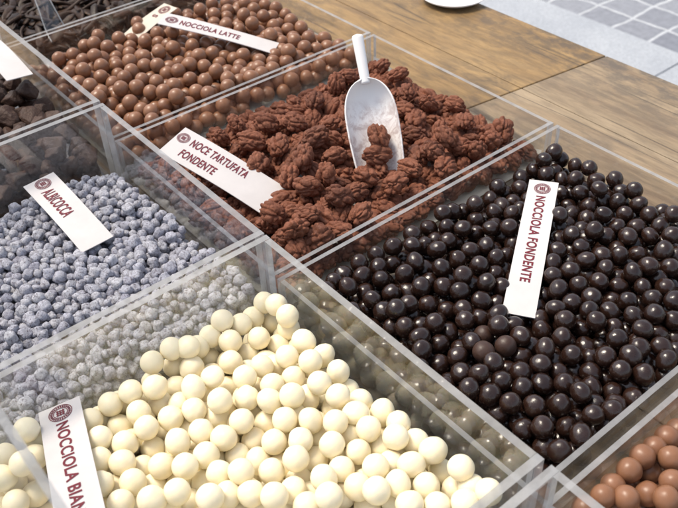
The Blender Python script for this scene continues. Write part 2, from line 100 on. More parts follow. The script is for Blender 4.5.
D_walnut = ([-266,193,-180,-302,87,-217,-98,419,-201,-102,169,-224,-144,194,-175,-76,78,-291,-90,239,-206,-188,406,-176,-317,375,-188,-154,616,-206,-81,313,-206,-607,107,-225,-111,808,-208,-545,332,-197,-107,964,-209,-434,446,-170,-314,449,-174,-153,78,-291,-522,566,-177,-415,192,-239,
-413,367,-195,-694,405,-203,-185,711,-206,-603,460,-204,-173,259,-170,-354,738,-227,-818,350,-227,-227,78,-291,-767,524,-211,-474,98,-227,-200,902,-171,-288,1084,-220,-181,819,-186,-880,212,-242,-699,601,-207,-377,90,-218,-76,451,-280,-246,565,-206,-849,440,-218,-76,825,-291,
-471,1079,-227,-76,386,-291,-76,518,-291,-782,766,-217,-76,648,-291,-414,563,-208,-842,921,-228,-130,1058,-218,-443,762,-213,-76,255,-291,-76,584,-291,-401,1152,-226,-76,1180,-291,-215,498,-218,-76,891,-291,-76,1036,-291,-589,1064,-218,-76,963,-291,-723,1146,-224,-667,279,-265,
-155,1147,-224,-912,78,-291,-76,319,-291,-76,194,-291,-76,135,-291,-76,1103,-291,-131,551,-271,-824,78,-291,-673,893,-222,-745,78,-291,-368,904,-241,-615,703,-222,-76,718,-291,-430,970,-234,-494,303,-260,-596,78,-291,-267,134,-278,-590,192,-269,-506,987,-231,-758,191,-274,
-103,772,-275,-300,78,-291,-491,848,-220,-860,1171,-252,-671,78,-291,-125,679,-272,-374,311,-251,-515,778,-217,-178,949,-223,-870,1003,-235,-542,248,-264,-396,637,-252,-305,666,-256,-444,78,-291,-518,78,-291,-491,695,-252,-559,877,-217,-155,314,-208,-373,78,-291,-187,185,-235,
-736,302,-267,-521,628,-218,-420,704,-252,-614,936,-220,-300,191,-247,-198,137,-291,-855,284,-291,-740,374,-264,-789,135,-291,-190,586,-264,-664,824,-258,-125,919,-276,-241,806,-228,-864,133,-291,-920,760,-284,-396,806,-251,-920,320,-291,-358,566,-254,-735,821,-269,-169,797,-268,
-429,869,-256,-575,758,-253,-697,964,-226,-470,234,-265,-135,146,-291,-920,688,-291,-227,374,-231,-520,192,-291,-736,715,-266,-857,725,-291,-154,381,-233,-788,256,-291,-717,240,-291,-920,175,-291,-231,1067,-274,-431,1065,-289,-829,197,-291,-288,492,-229,-838,1117,-291,-308,889,-261,
-253,264,-224,-595,531,-253,-139,617,-291,-338,791,-291,-636,588,-254,-751,579,-260,-658,203,-291,-302,1180,-291,-920,1107,-291,-764,1119,-291,-694,657,-256,-548,473,-253,-920,902,-291,-920,614,-291,-920,541,-291,-552,936,-259,-621,325,-291,-687,476,-258,-684,345,-291,-617,996,-264,
-454,365,-257,-160,732,-291,-404,1124,-291,-526,564,-252,-334,367,-260,-331,1008,-266,-366,856,-291,-317,727,-291,-126,1134,-291,-657,1180,-291,-655,1059,-270,-585,1180,-291,-591,824,-253,-301,420,-259,-920,833,-291,-807,619,-265,-800,939,-291,-434,308,-291,-607,255,-291,-768,881,-291,
-574,364,-258,-515,1180,-291,-806,828,-267,-397,999,-291,-618,468,-276,-827,1001,-291,-872,1054,-291,-550,1118,-273,-265,1123,-291,-489,940,-291,-920,1180,-291,-726,1058,-291,-364,1062,-291,-231,1180,-291,-797,1059,-291,-425,475,-237,-705,143,-291,-362,193,-291,-559,422,-291,-860,652,-291,
-850,879,-291,-804,471,-266,-191,523,-291,-164,1180,-291,-555,307,-291,-795,327,-291,-479,1119,-291,-497,423,-255,-134,486,-291,-305,306,-264,-513,365,-291,-860,505,-291,-920,393,-291,-135,419,-291,-797,400,-291,-287,952,-265,-790,761,-291,-367,684,-291,-237,628,-291,-800,1180,-291,
-142,1068,-291,-692,593,-291,-728,1180,-291,-348,946,-291,-860,432,-291,-920,247,-291,-190,892,-268,-394,368,-291,-858,796,-291,-408,245,-291],
[-372,1180,-291,-692,1118,-291,-759,999,-270,-444,1180,-291,-335,136,-291,-299,1065,-291,-480,139,-291,-128,1003,-278,-254,697,-291,-858,358,-291,-335,1122,-275,-689,415,-291,-632,138,-291,-138,854,-291,-557,135,-291,-798,538,-291,-236,192,-291,-799,688,-291,-513,1058,-291,-728,522,-291,
-268,775,-291,-472,549,-291,-144,212,-291,-293,837,-291,-279,244,-291,-920,468,-291,-626,396,-291,-620,1118,-291,-528,740,-291,-226,954,-291,-359,498,-255,-409,140,-291,-291,595,-257,-219,745,-262,-452,657,-291,-460,602,-251,-585,643,-252,-342,249,-266,-698,770,-291,-343,619,-291,
-187,670,-291,-137,281,-291,-858,578,-291,-248,559,-291,-193,455,-291,-598,705,-291,-373,428,-256,-194,1118,-291,-655,530,-291,-628,772,-291,-435,426,-291,-871,949,-291,-586,1056,-291,-626,874,-291,-920,1001,-291,-271,364,-291,-652,938,-291,-528,810,-291,-264,1009,-291,-667,710,-291,
-417,928,-291,-166,956,-291,-696,878,-291])
D_apricot = ([-132,-811,-214,191,-65,-507,-251,194,-92,-729,-232,189,-77,-536,-238,188,-83,-444,-224,189,-323,-665,-207,188,-94,-801,-223,184,-51,-111,-226,195,-50,-557,-269,189,-216,-785,-216,195,-48,-648,-253,174,-199,-206,-206,195,-120,-705,-241,191,-106,-384,-221,194,-153,-318,-216,185,
-84,-146,-213,188,-244,-604,-214,177,-279,-181,-205,194,-116,-616,-224,172,-97,-661,-237,179,-283,-732,-208,193,-48,-882,-318,171,-48,-608,-264,171,-156,-778,-219,165,-66,-48,-224,190,-164,-606,-214,172,-71,-821,-229,165,-341,-594,-211,193,-438,-397,-202,194,-180,-637,-218,179,
-100,-562,-226,170,-215,-663,-212,173,-282,-486,-222,187,-323,-624,-217,177,-145,-196,-210,181,-353,-562,-211,183,-75,-466,-248,182,-177,-525,-228,180,-48,-480,-257,171,-182,-798,-219,171,-400,-170,-216,192,-49,-370,-226,178,-512,-467,-211,187,-331,-331,-214,191,-222,-302,-213,184,
-58,-447,-269,179,-212,-409,-226,179,-172,-131,-199,181,-389,-537,-216,191,-488,-446,-221,186,-67,-575,-237,163,-472,-199,-214,195,-74,-389,-235,189,-99,-51,-211,183,-160,-743,-242,184,-51,-282,-227,170,-68,-605,-232,160,-152,-714,-234,171,-134,-352,-231,185,-257,-749,-208,161,
-67,-644,-230,158,-55,-687,-243,156,-261,-709,-211,167,-157,-656,-222,160,-94,-174,-227,181,-370,-681,-230,188,-236,-572,-229,195,-414,-358,-206,182,-144,-442,-214,164,-49,-624,-291,182,-699,-539,-208,189,-823,-431,-232,193,-646,-383,-214,192,-647,-277,-222,188,-566,-241,-224,184,
-115,-453,-229,185,-113,-129,-208,189,-259,-684,-229,170,-128,-157,-222,191,-636,-129,-206,189,-389,-337,-210,183,-498,-579,-228,173,-638,-244,-212,187,-428,-537,-210,173,-181,-703,-223,155,-264,-240,-220,193,-524,-120,-224,190,-179,-294,-207,168,-45,-820,-240,143,-249,-413,-214,164,
-440,-296,-213,184,-437,-88,-231,182,-137,-45,-209,188,-96,-831,-221,148,-337,-271,-220,187,-423,-265,-224,193,-204,-488,-242,184,-150,-569,-229,154,-502,-421,-206,174,-500,-669,-229,174,-47,-719,-259,157,-530,-390,-207,174,-501,-548,-223,181,-481,-56,-222,179,-222,-228,-217,182,
-358,-196,-225,172,-358,-246,-217,184,-73,-321,-234,171,-114,-513,-229,152,-192,-543,-211,152,-191,-576,-215,152,-46,-844,-252,148,-832,-398,-234,193,-48,-505,-289,173,-268,-45,-217,187,-280,-669,-215,155,-597,-468,-206,189,-399,-456,-223,180,-126,-295,-229,159,-227,-367,-239,182,
-554,-517,-212,165,-484,-616,-241,192,-613,-530,-222,184,-245,-744,-234,169,-114,-751,-237,154,-127,-669,-239,168,-291,-325,-215,168,-103,-206,-236,166,-341,-439,-212,163,-66,-205,-236,165,-734,-446,-230,190,-48,-435,-295,168,-248,-219,-202,167,-288,-428,-211,160,-84,-413,-219,148,
-614,-330,-224,186,-280,-592,-213,160,-720,-411,-217,173,-419,-595,-217,160,-373,-505,-228,157,-284,-510,-204,154,-925,-406,-229,192,-682,-288,-224,187,-244,-444,-207,150,-234,-496,-231,154,-178,-89,-213,160,-320,-107,-223,173,-674,-186,-208,180,-266,-272,-227,172,-598,-501,-214,193,
-501,-490,-231,161,-236,-721,-221,144,-196,-680,-224,150,-416,-409,-227,194,-138,-768,-243,180,-838,-500,-214,179,-786,-238,-227,189,-60,-78,-237,179,-226,-326,-231,165,-47,-666,-319,155,-192,-156,-203,165,-305,-215,-225,188,-737,-169,-213,181,-254,-364,-221,154,-579,-92,-226,179,
-47,-790,-244,159,-136,-405,-226,156,-353,-646,-212,170,-474,-338,-210,180,-110,-324,-227,149,-45,-581,-254,139,-626,-266,-245,182,-751,-329,-227,173,-707,-583,-212,172,-141,-501,-235,183,-260,-621,-236,188,-590,-365,-209,160,-401,-567,-217,162,-892,-351,-223,183,-321,-300,-218,176,
-137,-689,-223,139,-303,-631,-237,154,-363,-52,-239,184,-222,-46,-223,189,-191,-245,-223,159,-637,-545,-211,159,-173,-344,-233,169,-408,-215,-220,182,-641,-181,-221,169,-292,-299,-229,172,-316,-541,-234,179,-481,-108,-230,171,-560,-208,-221,164,-698,-494,-209,173,-171,-206,-234,192,
-565,-652,-215,174,-356,-396,-214,166,-668,-489,-214,165,-424,-654,-241,164,-219,-138,-207,187,-858,-114,-221,174,-81,-690,-236,139,-64,-739,-246,172,-50,-712,-289,188,-285,-455,-219,148,-157,-544,-239,153,-534,-509,-236,195,-434,-572,-211,156,-414,-681,-223,151,-792,-73,-222,180,
-623,-221,-228,169,-486,-644,-226,147,-434,-508,-229,157,-568,-487,-211,184,-175,-183,-208,173,-735,-263,-221,164,-67,-795,-230,130,-211,-269,-218,171,-52,-667,-288,134,-70,-626,-253,172,-858,-247,-226,169,-48,-637,-318,167,-75,-770,-232,138,-49,-593,-294,176,-51,-878,-281,152,
-588,-170,-233,183,-503,-520,-238,178,-429,-130,-242,171,-79,-701,-261,167,-538,-594,-216,146,-543,-623,-213,144,-684,-215,-221,189,-149,-622,-234,162,-823,-201,-214,170,-759,-301,-217,171,-712,-150,-214,166,-310,-594,-221,177,-633,-414,-217,185,-551,-293,-236,194,-515,-287,-235,164,
-253,-103,-205,145,-568,-148,-225,157,-537,-356,-219,193,-654,-602,-215,169,-157,-479,-225,138,-427,-436,-218,149,-170,-752,-217,127,-44,-684,-302,126,-228,-724,-245,140,-199,-356,-236,158,-388,-255,-220,167,-161,-290,-233,193,-214,-759,-230,139,-403,-390,-207,145,-374,-732,-215,179,
-267,-558,-227,185,-49,-692,-269,133,-74,-93,-216,149,-44,-527,-272,127,-180,-557,-232,159,-107,-779,-240,168,-127,-74,-214,156,-224,-434,-220,136,-527,-619,-236,180,-92,-593,-226,132,-49,-864,-238,130,-590,-437,-207,173,-651,-571,-220,150,-162,-683,-237,193,-235,-522,-226,144,
-836,-93,-230,172,-202,-97,-201,143,-174,-587,-239,191,-756,-366,-226,156,-537,-659,-221,139,-339,-352,-240,195,-153,-164,-208,141,-429,-327,-216,188,-585,-601,-229,179,-140,-226,-236,135,-521,-44,-228,181,-146,-647,-247,160,-923,-241,-240,176,-228,-192,-208,174,-327,-483,-221,138,
-288,-137,-220,172,-254,-548,-205,127,-505,-606,-223,139,-402,-702,-214,128,-149,-247,-222,131,-354,-540,-232,156,-64,-140,-237,161,-765,-152,-209,181,-712,-218,-208,158,-329,-403,-218,142,-890,-178,-226,185,-731,-232,-229,194,-96,-336,-251,185,-247,-67,-221,158,-458,-250,-220,157],
[-603,-395,-222,165,-96,-839,-249,174,-788,-467,-223,152,-858,-376,-223,157,-48,-254,-227,128,-116,-488,-231,128,-849,-172,-222,187,-255,-319,-226,154,-373,-593,-213,166,-559,-63,-228,149,-414,-298,-230,165,-322,-686,-226,128,-201,-388,-245,162,-79,-421,-243,146,-265,-769,-226,156,
-311,-567,-215,128,-194,-606,-221,165,-811,-507,-227,154,-540,-418,-210,162,-263,-653,-232,173,-868,-444,-246,195,-46,-800,-288,152,-377,-365,-219,160,-295,-261,-220,139,-200,-435,-232,132,-494,-360,-206,151,-129,-99,-207,137,-472,-418,-228,152,-593,-311,-244,193,-261,-155,-210,136,
-340,-747,-210,161,-712,-101,-214,158,-432,-162,-221,184,-434,-631,-227,135,-234,-449,-238,144,-143,-587,-253,185,-401,-633,-229,150,-760,-536,-223,183,-443,-675,-229,167,-672,-460,-219,164,-474,-382,-212,184,-270,-341,-222,142,-926,-365,-232,179,-611,-592,-220,147,-540,-491,-214,134,
-851,-220,-220,155,-418,-612,-241,173,-416,-95,-251,149,-775,-509,-233,182,-841,-555,-225,173,-213,-629,-228,173,-541,-467,-205,151,-271,-532,-214,149,-341,-723,-222,136,-677,-56,-226,173,-738,-557,-217,150,-178,-268,-224,140,-904,-294,-237,162,-538,-554,-221,134,-200,-70,-218,172,
-436,-198,-227,184,-257,-381,-247,190,-206,-457,-248,172,-70,-532,-269,163,-583,-543,-232,168,-581,-572,-228,145,-515,-233,-219,161,-681,-331,-234,152,-930,-477,-235,144,-447,-42,-231,138,-538,-315,-222,133,-281,-392,-216,126,-45,-83,-262,135,-121,-185,-230,148,-162,-390,-235,160,
-789,-267,-219,144,-515,-149,-231,158,-648,-61,-229,154,-59,-42,-254,153,-352,-369,-218,127,-50,-245,-268,191,-381,-479,-233,141,-263,-527,-243,193,-775,-571,-225,172,-577,-626,-217,148,-291,-759,-223,163,-451,-464,-239,143,-287,-360,-230,158,-48,-216,-256,167,-215,-697,-233,156,
-555,-85,-247,183,-183,-321,-219,148,-627,-612,-216,141,-123,-225,-254,148,-343,-171,-221,129,-924,-333,-227,188,-249,-343,-242,179,-94,-107,-218,128,-842,-334,-227,154,-367,-100,-240,164,-703,-74,-225,178,-928,-144,-234,162,-654,-438,-213,169,-825,-480,-234,169,-177,-369,-249,167,
-84,-221,-248,136,-46,-813,-265,149,-676,-579,-216,148,-100,-480,-254,125,-657,-204,-225,144,-366,-283,-231,181,-311,-444,-221,159,-258,-486,-246,186,-470,-552,-233,194,-454,-112,-243,167,-734,-291,-222,133,-50,-855,-300,192,-795,-355,-225,138,-438,-232,-236,187,-46,-563,-298,154,
-78,-671,-256,140,-706,-321,-226,140,-369,-446,-218,138,-407,-483,-235,155,-93,-613,-242,146,-134,-529,-241,152,-119,-262,-245,127,-49,-472,-286,175,-108,-537,-238,148,-677,-519,-217,130,-187,-719,-245,161,-457,-492,-246,184,-340,-385,-237,176,-177,-466,-241,178,-602,-200,-229,158,
-608,-140,-232,159,-302,-407,-230,194,-862,-279,-244,147,-203,-655,-237,155,-736,-351,-241,169,-833,-309,-229,129,-776,-385,-228,148,-683,-100,-225,191,-49,-123,-257,179,-481,-475,-244,153,-623,-446,-213,184,-362,-711,-235,165,-186,-416,-249,187,-532,-444,-222,171,-99,-302,-251,189,
-917,-192,-225,146,-58,-422,-256,129,-798,-188,-224,146,-489,-239,-217,130,-655,-511,-234,195,-356,-127,-252,191,-94,-270,-254,181,-621,-300,-235,151,-107,-423,-228,155,-790,-544,-227,172,-317,-711,-231,164,-765,-121,-227,147,-657,-88,-220,127,-357,-511,-249,147,-313,-79,-230,157,
-176,-57,-234,154,-878,-414,-224,125,-893,-322,-226,132,-128,-473,-250,172,-714,-378,-237,155,-447,-353,-215,164,-665,-162,-223,158,-568,-452,-205,129,-464,-149,-223,151,-390,-315,-230,160,-925,-434,-256,188,-695,-130,-223,131,-661,-357,-220,143,-593,-67,-224,139,-857,-478,-231,190,
-613,-103,-230,131,-627,-45,-247,194,-115,-361,-255,169,-471,-226,-236,190,-182,-770,-234,183,-490,-79,-236,137,-607,-558,-230,140,-401,-68,-256,145,-361,-335,-223,161,-380,-227,-221,149,-256,-458,-244,130,-473,-679,-244,192,-354,-462,-240,130,-604,-622,-222,155,-315,-658,-237,172,
-176,-499,-244,149,-666,-545,-223,191,-748,-394,-238,190,-733,-76,-219,161,-466,-707,-226,176,-83,-561,-261,193,-107,-244,-254,138,-876,-147,-224,144,-564,-431,-222,169,-384,-398,-226,162,-436,-703,-232,152,-747,-49,-233,157,-924,-215,-230,129,-930,-267,-246,139,-571,-628,-245,177,
-44,-191,-230,134,-281,-465,-245,164,-67,-178,-236,136,-816,-324,-247,138,-69,-834,-253,139,-741,-105,-227,175,-52,-61,-269,134,-502,-403,-229,154,-138,-274,-240,133,-794,-160,-222,170,-868,-508,-226,166,-296,-54,-231,176,-450,-63,-252,194,-565,-184,-239,128,-580,-345,-223,127,
-358,-224,-248,166,-373,-157,-238,157,-158,-261,-238,129,-712,-343,-235,131,-488,-162,-236,181,-274,-82,-218,144,-645,-627,-234,185,-561,-558,-227,136,-107,-87,-221,126,-94,-513,-249,135,-902,-257,-252,154,-605,-244,-251,164,-812,-406,-257,153,-822,-159,-221,147,-641,-315,-226,147,
-196,-221,-232,130,-98,-68,-237,168,-423,-72,-248,125,-313,-739,-221,162,-90,-754,-256,184,-302,-565,-237,130,-897,-511,-238,171,-72,-652,-317,175,-132,-734,-247,144,-629,-498,-220,161,-65,-853,-272,175,-479,-316,-227,143,-753,-213,-216,136,-325,-234,-241,164,-548,-166,-241,146,
-914,-121,-240,146,-342,-78,-241,189,-887,-382,-237,190,-77,-595,-260,190,-245,-96,-231,172,-501,-186,-222,166,-850,-67,-228,139,-352,-420,-226,130,-256,-713,-241,183,-147,-453,-240,157,-117,-646,-256,172,-309,-339,-236,175,-130,-205,-241,134,-482,-260,-228,148,-764,-471,-238,167,
-575,-43,-243,174,-487,-655,-250,128,-553,-333,-227,135,-357,-486,-239,142,-554,-535,-238,159,-698,-617,-226,164,-385,-429,-235,188,-820,-125,-234,155,-470,-587,-240,135,-637,-567,-243,153,-396,-277,-238,158,-702,-421,-241,184,-857,-527,-241,133,-653,-140,-229,131,-251,-176,-227,183,
-617,-76,-237,183,-458,-176,-234,181,-820,-350,-231,150,-826,-298,-253,182,-409,-186,-242,168,-840,-367,-246,187,-56,-690,-321,143,-46,-714,-320,146,-902,-542,-240,167,-628,-122,-233,138,-95,-441,-259,194,-288,-608,-237,157,-211,-521,-242,173,-827,-269,-242,167,-697,-242,-233,144,
-751,-493,-229,136,-578,-407,-224,142,-896,-413,-245,190,-48,-762,-235,171,-353,-618,-228,168,-808,-380,-237,144,-127,-615,-254,184,-881,-463,-229,125,-134,-322,-239,150,-65,-658,-271,129,-159,-422,-240,139,-72,-289,-246,141,-84,-864,-239,153,-235,-464,-263,191,-456,-627,-238,151,
-86,-124,-235,140,-716,-510,-230,189,-411,-704,-236,136,-870,-128,-247,187,-120,-834,-230,140,-863,-399,-236,143,-169,-148,-227,188,-765,-437,-232,135,-556,-568,-254,188,-531,-248,-246,152,-797,-212,-226,126,-376,-456,-240,132,-210,-553,-230,161,-776,-96,-235,163,-823,-61,-232,174,
-601,-283,-254,153,-237,-253,-233,158,-192,-115,-223,193,-576,-262,-268,159,-495,-698,-225,160,-645,-462,-224,143,-835,-240,-244,167,-879,-61,-236,152,-500,-213,-233,162,-528,-204,-238,147,-471,-450,-244,135,-64,-263,-246,169,-795,-486,-246,187,-377,-527,-243,144,-599,-651,-219,171,
-730,-602,-208,162,-226,-601,-237,150,-823,-536,-238,155,-165,-41,-217,136,-285,-384,-237,126,-510,-374,-227,186,-879,-304,-244,137,-515,-68,-251,195,-644,-84,-238,126,-311,-369,-242,161,-119,-579,-243,126,-201,-744,-247,154,-154,-109,-232,159,-693,-561,-232,176,-618,-178,-242,178,
-747,-305,-250,158,-402,-374,-228,151,-285,-699,-229,166,-432,-116,-265,133,-163,-237,-245,164,-226,-154,-233,162,-641,-360,-233,133,-389,-141,-256,170,-452,-651,-255,183,-122,-280,-266,181,-298,-490,-249,172,-903,-215,-241,135,-130,-796,-241,156,-334,-635,-242,155,-425,-496,-255,184,
-47,-300,-250,164,-316,-281,-236,128,-308,-158,-220,137,-386,-113,-255,135,-880,-334,-249,193,-49,-803,-317,183,-508,-100,-245,181,-728,-481,-225,159,-789,-396,-248,144,-460,-277,-230,169,-749,-586,-224,170,-103,-708,-279,185,-65,-781,-322,135,-772,-281,-238,178,-403,-675,-250,184,
-158,-520,-251,153,-590,-126,-245,139,-240,-666,-223,133,-69,-681,-277,143,-751,-191,-231,152,-386,-702,-248,167,-811,-90,-239,131,-293,-96,-233,129,-808,-441,-255,140,-552,-116,-228,130,-120,-509,-257,172,-264,-589,-238,179,-271,-108,-239,164,-97,-580,-245,131,-868,-359,-241,135,
-88,-401,-263,186,-306,-469,-232,146,-557,-141,-251,167,-697,-445,-226,126,-294,-519,-239,173,-144,-335,-262,171,-45,-769,-321,136,-649,-168,-250,195,-577,-238,-253,158,-60,-875,-256,144,-530,-645,-252,154,-331,-758,-237,188,-666,-243,-231,194,-653,-222,-268,169,-698,-303,-250,125,
-773,-341,-240,139,-323,-171,-241,187,-865,-88,-235,161,-383,-195,-238,141,-325,-513,-247,187,-853,-315,-245,169,-249,-793,-216,184,-488,-355,-245,186,-159,-787,-245,139,-429,-731,-222,187,-670,-78,-247,182,-524,-590,-243,160,-48,-367,-318,171,-82,-244,-253,135,-725,-607,-238,188,
-606,-421,-222,125,-157,-177,-232,169,-436,-557,-238,188,-46,-578,-320,153,-797,-54,-243,146,-495,-637,-270,145,-774,-176,-236,156,-469,-40,-242,139,-346,-254,-244,157,-133,-489,-276,166,-294,-725,-235,144,-55,-537,-293,163,-297,-118,-243,144,-278,-133,-244,126,-527,-482,-231,135,
-183,-818,-240,153,-774,-205,-226,140,-352,-308,-229,141,-746,-422,-242,138,-77,-161,-255,170,-611,-263,-273,171,-585,-374,-236,161,-352,-176,-245,154,-715,-390,-259,132,-183,-623,-242,127,-326,-609,-242,150,-135,-423,-245,137,-75,-230,-273,147,-449,-42,-291,164,-529,-563,-242,146,
-382,-613,-243,145,-554,-601,-240,193,-84,-781,-251,127,-531,-460,-248,178,-339,-696,-243,157,-505,-250,-238,154,-237,-774,-240,182,-557,-384,-226,190,-925,-71,-269,187,-396,-507,-247,171,-65,-791,-267,177,-522,-692,-214,174,-875,-208,-237,190,-157,-475,-261,140,-470,-44,-270,178,
-681,-378,-230,155,-89,-649,-261,140,-510,-510,-269,191,-408,-158,-246,142,-635,-589,-230,139,-69,-420,-280,174,-333,-203,-247,193,-543,-45,-253,189,-719,-268,-254,188,-716,-118,-235,150,-194,-230,-262,183,-819,-218,-237,147,-671,-330,-263,187,-911,-484,-253,160,-471,-521,-247,187,
-177,-648,-247,169,-887,-281,-256,164,-154,-815,-242,184,-217,-342,-254,165,-67,-490,-275,141,-503,-466,-255,139,-228,-750,-259,185,-445,-604,-250,161,-527,-676,-237,144,-391,-222,-247,182,-139,-236,-272,138,-423,-459,-243,178,-441,-90,-270,186,-835,-508,-246,192,-661,-45,-253,194,
-120,-108,-233,184,-50,-459,-316,191,-675,-624,-244,175,-271,-154,-235,142,-97,-147,-239,147,-567,-55,-267,145,-50,-337,-240,152,-139,-257,-259,146,-292,-272,-246,177,-431,-376,-226,175,-582,-218,-235,146,-709,-288,-236,140,-493,-421,-247,143,-164,-567,-260,151,-838,-451,-247,128,
-327,-675,-258,165,-719,-146,-243,173,-726,-191,-238,133,-900,-459,-245,165,-159,-622,-262,168,-94,-727,-261,129,-413,-434,-240,126,-447,-402,-236,178,-596,-102,-246,127,-188,-674,-247,130,-531,-321,-244,142,-638,-202,-248,188,-69,-357,-244,156,-283,-721,-262,188,-166,-84,-239,169,
-758,-253,-241,178,-445,-436,-242,180,-744,-279,-242,150,-468,-137,-251,156,-246,-553,-253,161,-280,-639,-253,165,-263,-438,-227,174,-78,-516,-296,192,-645,-129,-252,165,-93,-864,-266,163,-800,-111,-245,133,-492,-594,-263,166,-639,-538,-240,169,-525,-538,-236,149,-497,-136,-250,171,
-613,-364,-238,181,-127,-694,-269,152,-294,-243,-235,133,-672,-278,-250,151,-58,-81,-282,133,-603,-580,-242,157,-238,-712,-266,158,-802,-578,-223,134,-480,-293,-236,129,-371,-352,-245,169,-696,-43,-246,168,-69,-177,-275,134,-567,-658,-245,171,-723,-573,-238,193,-485,-64,-259,127,
-731,-205,-220,126,-326,-125,-245,153,-496,-42,-245,160,-208,-582,-233,137,-93,-498,-272,167,-742,-234,-260,174,-533,-116,-251,127,-523,-272,-261,180,-745,-516,-243,175,-97,-802,-254,156,-472,-89,-257,191,-164,-249,-271,165,-564,-643,-267,127,-103,-684,-259,168,-569,-113,-243,133,
-410,-241,-236,146,-329,-576,-238,177,-67,-87,-262,128,-110,-471,-274,154,-850,-421,-242,146,-738,-398,-268,161,-75,-634,-280,157,-769,-64,-240,151,-555,-207,-252,191,-91,-97,-244,183,-165,-321,-248,142,-235,-631,-244,133,-689,-480,-235,175,-275,-205,-226,168,-194,-90,-242,154,
-71,-574,-288,165,-359,-439,-239,129,-925,-462,-256,133,-272,-691,-253,148,-93,-790,-281,175,-854,-223,-254,144,-858,-256,-251,126,-170,-223,-273,134,-190,-131,-252,184,-126,-445,-256,153,-362,-648,-240,156,-559,-323,-252,146,-630,-102,-253,184,-107,-170,-257,190,-229,-679,-254,185,
-740,-297,-275,146,-140,-461,-274,153,-916,-387,-255,176,-741,-463,-257,180,-51,-372,-255,131,-364,-406,-248,192,-411,-108,-271,128,-551,-236,-252,132,-341,-106,-239,129,-826,-107,-256,183,-270,-293,-248,158,-44,-427,-322,130,-790,-459,-256,145,-73,-657,-292,129,-101,-223,-269,158,
-806,-251,-247,151,-684,-244,-259,179,-144,-65,-249,160,-85,-194,-259,188,-272,-750,-245,156,-686,-510,-239,158,-753,-373,-262,178,-532,-488,-261,172,-432,-675,-263,189,-68,-831,-290,140,-201,-55,-242,138,-531,-396,-234,132,-149,-212,-259,186,-211,-188,-234,175,-613,-123,-251,128,
-523,-420,-235,151,-355,-574,-250,148,-146,-681,-286,173,-910,-318,-247,136,-217,-93,-223,152,-487,-114,-262,134,-120,-820,-254,173,-244,-208,-232,190,-681,-228,-285,159,-89,-845,-287,157,-626,-513,-243,153,-805,-226,-261,172,-170,-671,-268,186,-152,-694,-263,135,-140,-845,-247,183,
-773,-314,-241,165,-855,-50,-248,161,-224,-120,-237,195,-604,-66,-263,159,-118,-414,-299,168,-833,-426,-268,130,-49,-357,-278,177,-229,-501,-260,187,-280,-511,-262,134,-228,-395,-256,178,-709,-458,-247,182,-148,-302,-262,183,-69,-724,-271,135,-408,-343,-234,167,-136,-381,-243,161,
-369,-201,-256,125,-494,-273,-250,159,-765,-147,-242,191,-502,-196,-264,189,-653,-259,-251,127,-631,-292,-264,182,-78,-94,-292,159,-539,-294,-266,133,-206,-771,-252,162,-291,-174,-235,175,-668,-466,-247,136,-342,-668,-234,161,-67,-454,-295,131,-715,-131,-292,171,-810,-348,-256,157,
-68,-677,-304,139,-915,-533,-263,152,-285,-688,-277,167,-50,-106,-292,177,-797,-300,-247,153,-657,-113,-223,133,-116,-403,-247,172,-697,-126,-250,139,-678,-543,-253,172,-179,-755,-262,160,-664,-568,-248,157,-48,-521,-311,128,-382,-298,-255,187,-925,-104,-262,190,-341,-456,-263,172,
-216,-292,-244,179,-421,-145,-267,167,-489,-444,-264,177,-704,-145,-268,160,-181,-795,-251,132,-540,-592,-269,181,-558,-462,-230,189,-143,-669,-261,133,-837,-400,-269,162,-395,-644,-254,176,-209,-722,-267,190,-71,-41,-281,155,-264,-250,-248,133,-575,-514,-234,172,-90,-207,-292,179,
-765,-331,-261,135,-441,-723,-247,130,-214,-114,-269,189,-362,-154,-265,167,-45,-776,-279,139,-73,-307,-263,135,-424,-63,-273,175,-698,-593,-244,161,-216,-367,-268,145,-722,-59,-245,176,-729,-542,-239,157,-159,-130,-251,159,-923,-261,-273,181,-841,-199,-241,188,-102,-534,-268,193,
-644,-479,-247,179,-670,-594,-239,166,-551,-270,-263,137,-220,-427,-250,172,-739,-168,-243,164,-672,-126,-239,161,-306,-311,-248,126,-111,-562,-269,144,-889,-522,-264,162,-169,-594,-270,166,-929,-188,-248,149,-185,-172,-272,161,-328,-98,-266,193,-184,-201,-267,174,-152,-717,-261,130,
-808,-74,-259,165,-586,-561,-254,146,-620,-608,-243,169,-833,-341,-249,129,-199,-437,-265,135,-333,-437,-240,169,-240,-413,-239,132,-140,-86,-234,139,-250,-136,-243,133,-522,-492,-289,143,-667,-215,-245,144,-433,-169,-251,169,-799,-521,-251,190,-415,-304,-261,183,-843,-545,-251,143,
-97,-820,-277,161,-830,-565,-249,132,-389,-585,-237,162,-310,-664,-318,169,-50,-55,-297,185,-98,-625,-266,152,-878,-239,-248,177,-428,-585,-242,138,-904,-191,-247,136,-237,-313,-257,175,-80,-697,-294,147,-287,-674,-239,134,-219,-545,-255,152,-661,-358,-248,143,-79,-63,-262,183,
-925,-215,-260,191,-384,-87,-257,144,-685,-103,-258,126,-568,-169,-263,195,-315,-638,-262,158,-590,-149,-255,147,-632,-338,-251,194,-809,-557,-243,134,-174,-105,-262,187,-158,-184,-277,190,-799,-274,-240,126,-266,-410,-238,168,-281,-564,-257,192,-703,-189,-229,125,-439,-293,-244,155,
-83,-484,-297,169,-314,-560,-262,181,-525,-671,-266,187,-118,-769,-269,195,-862,-420,-269,186,-147,-41,-237,148,-128,-470,-298,174,-308,-781,-236,181,-241,-803,-242,134,-92,-375,-253,133,-775,-232,-257,172,-872,-99,-262,178,-279,-76,-245,175,-687,-144,-293,179,-199,-147,-229,153,
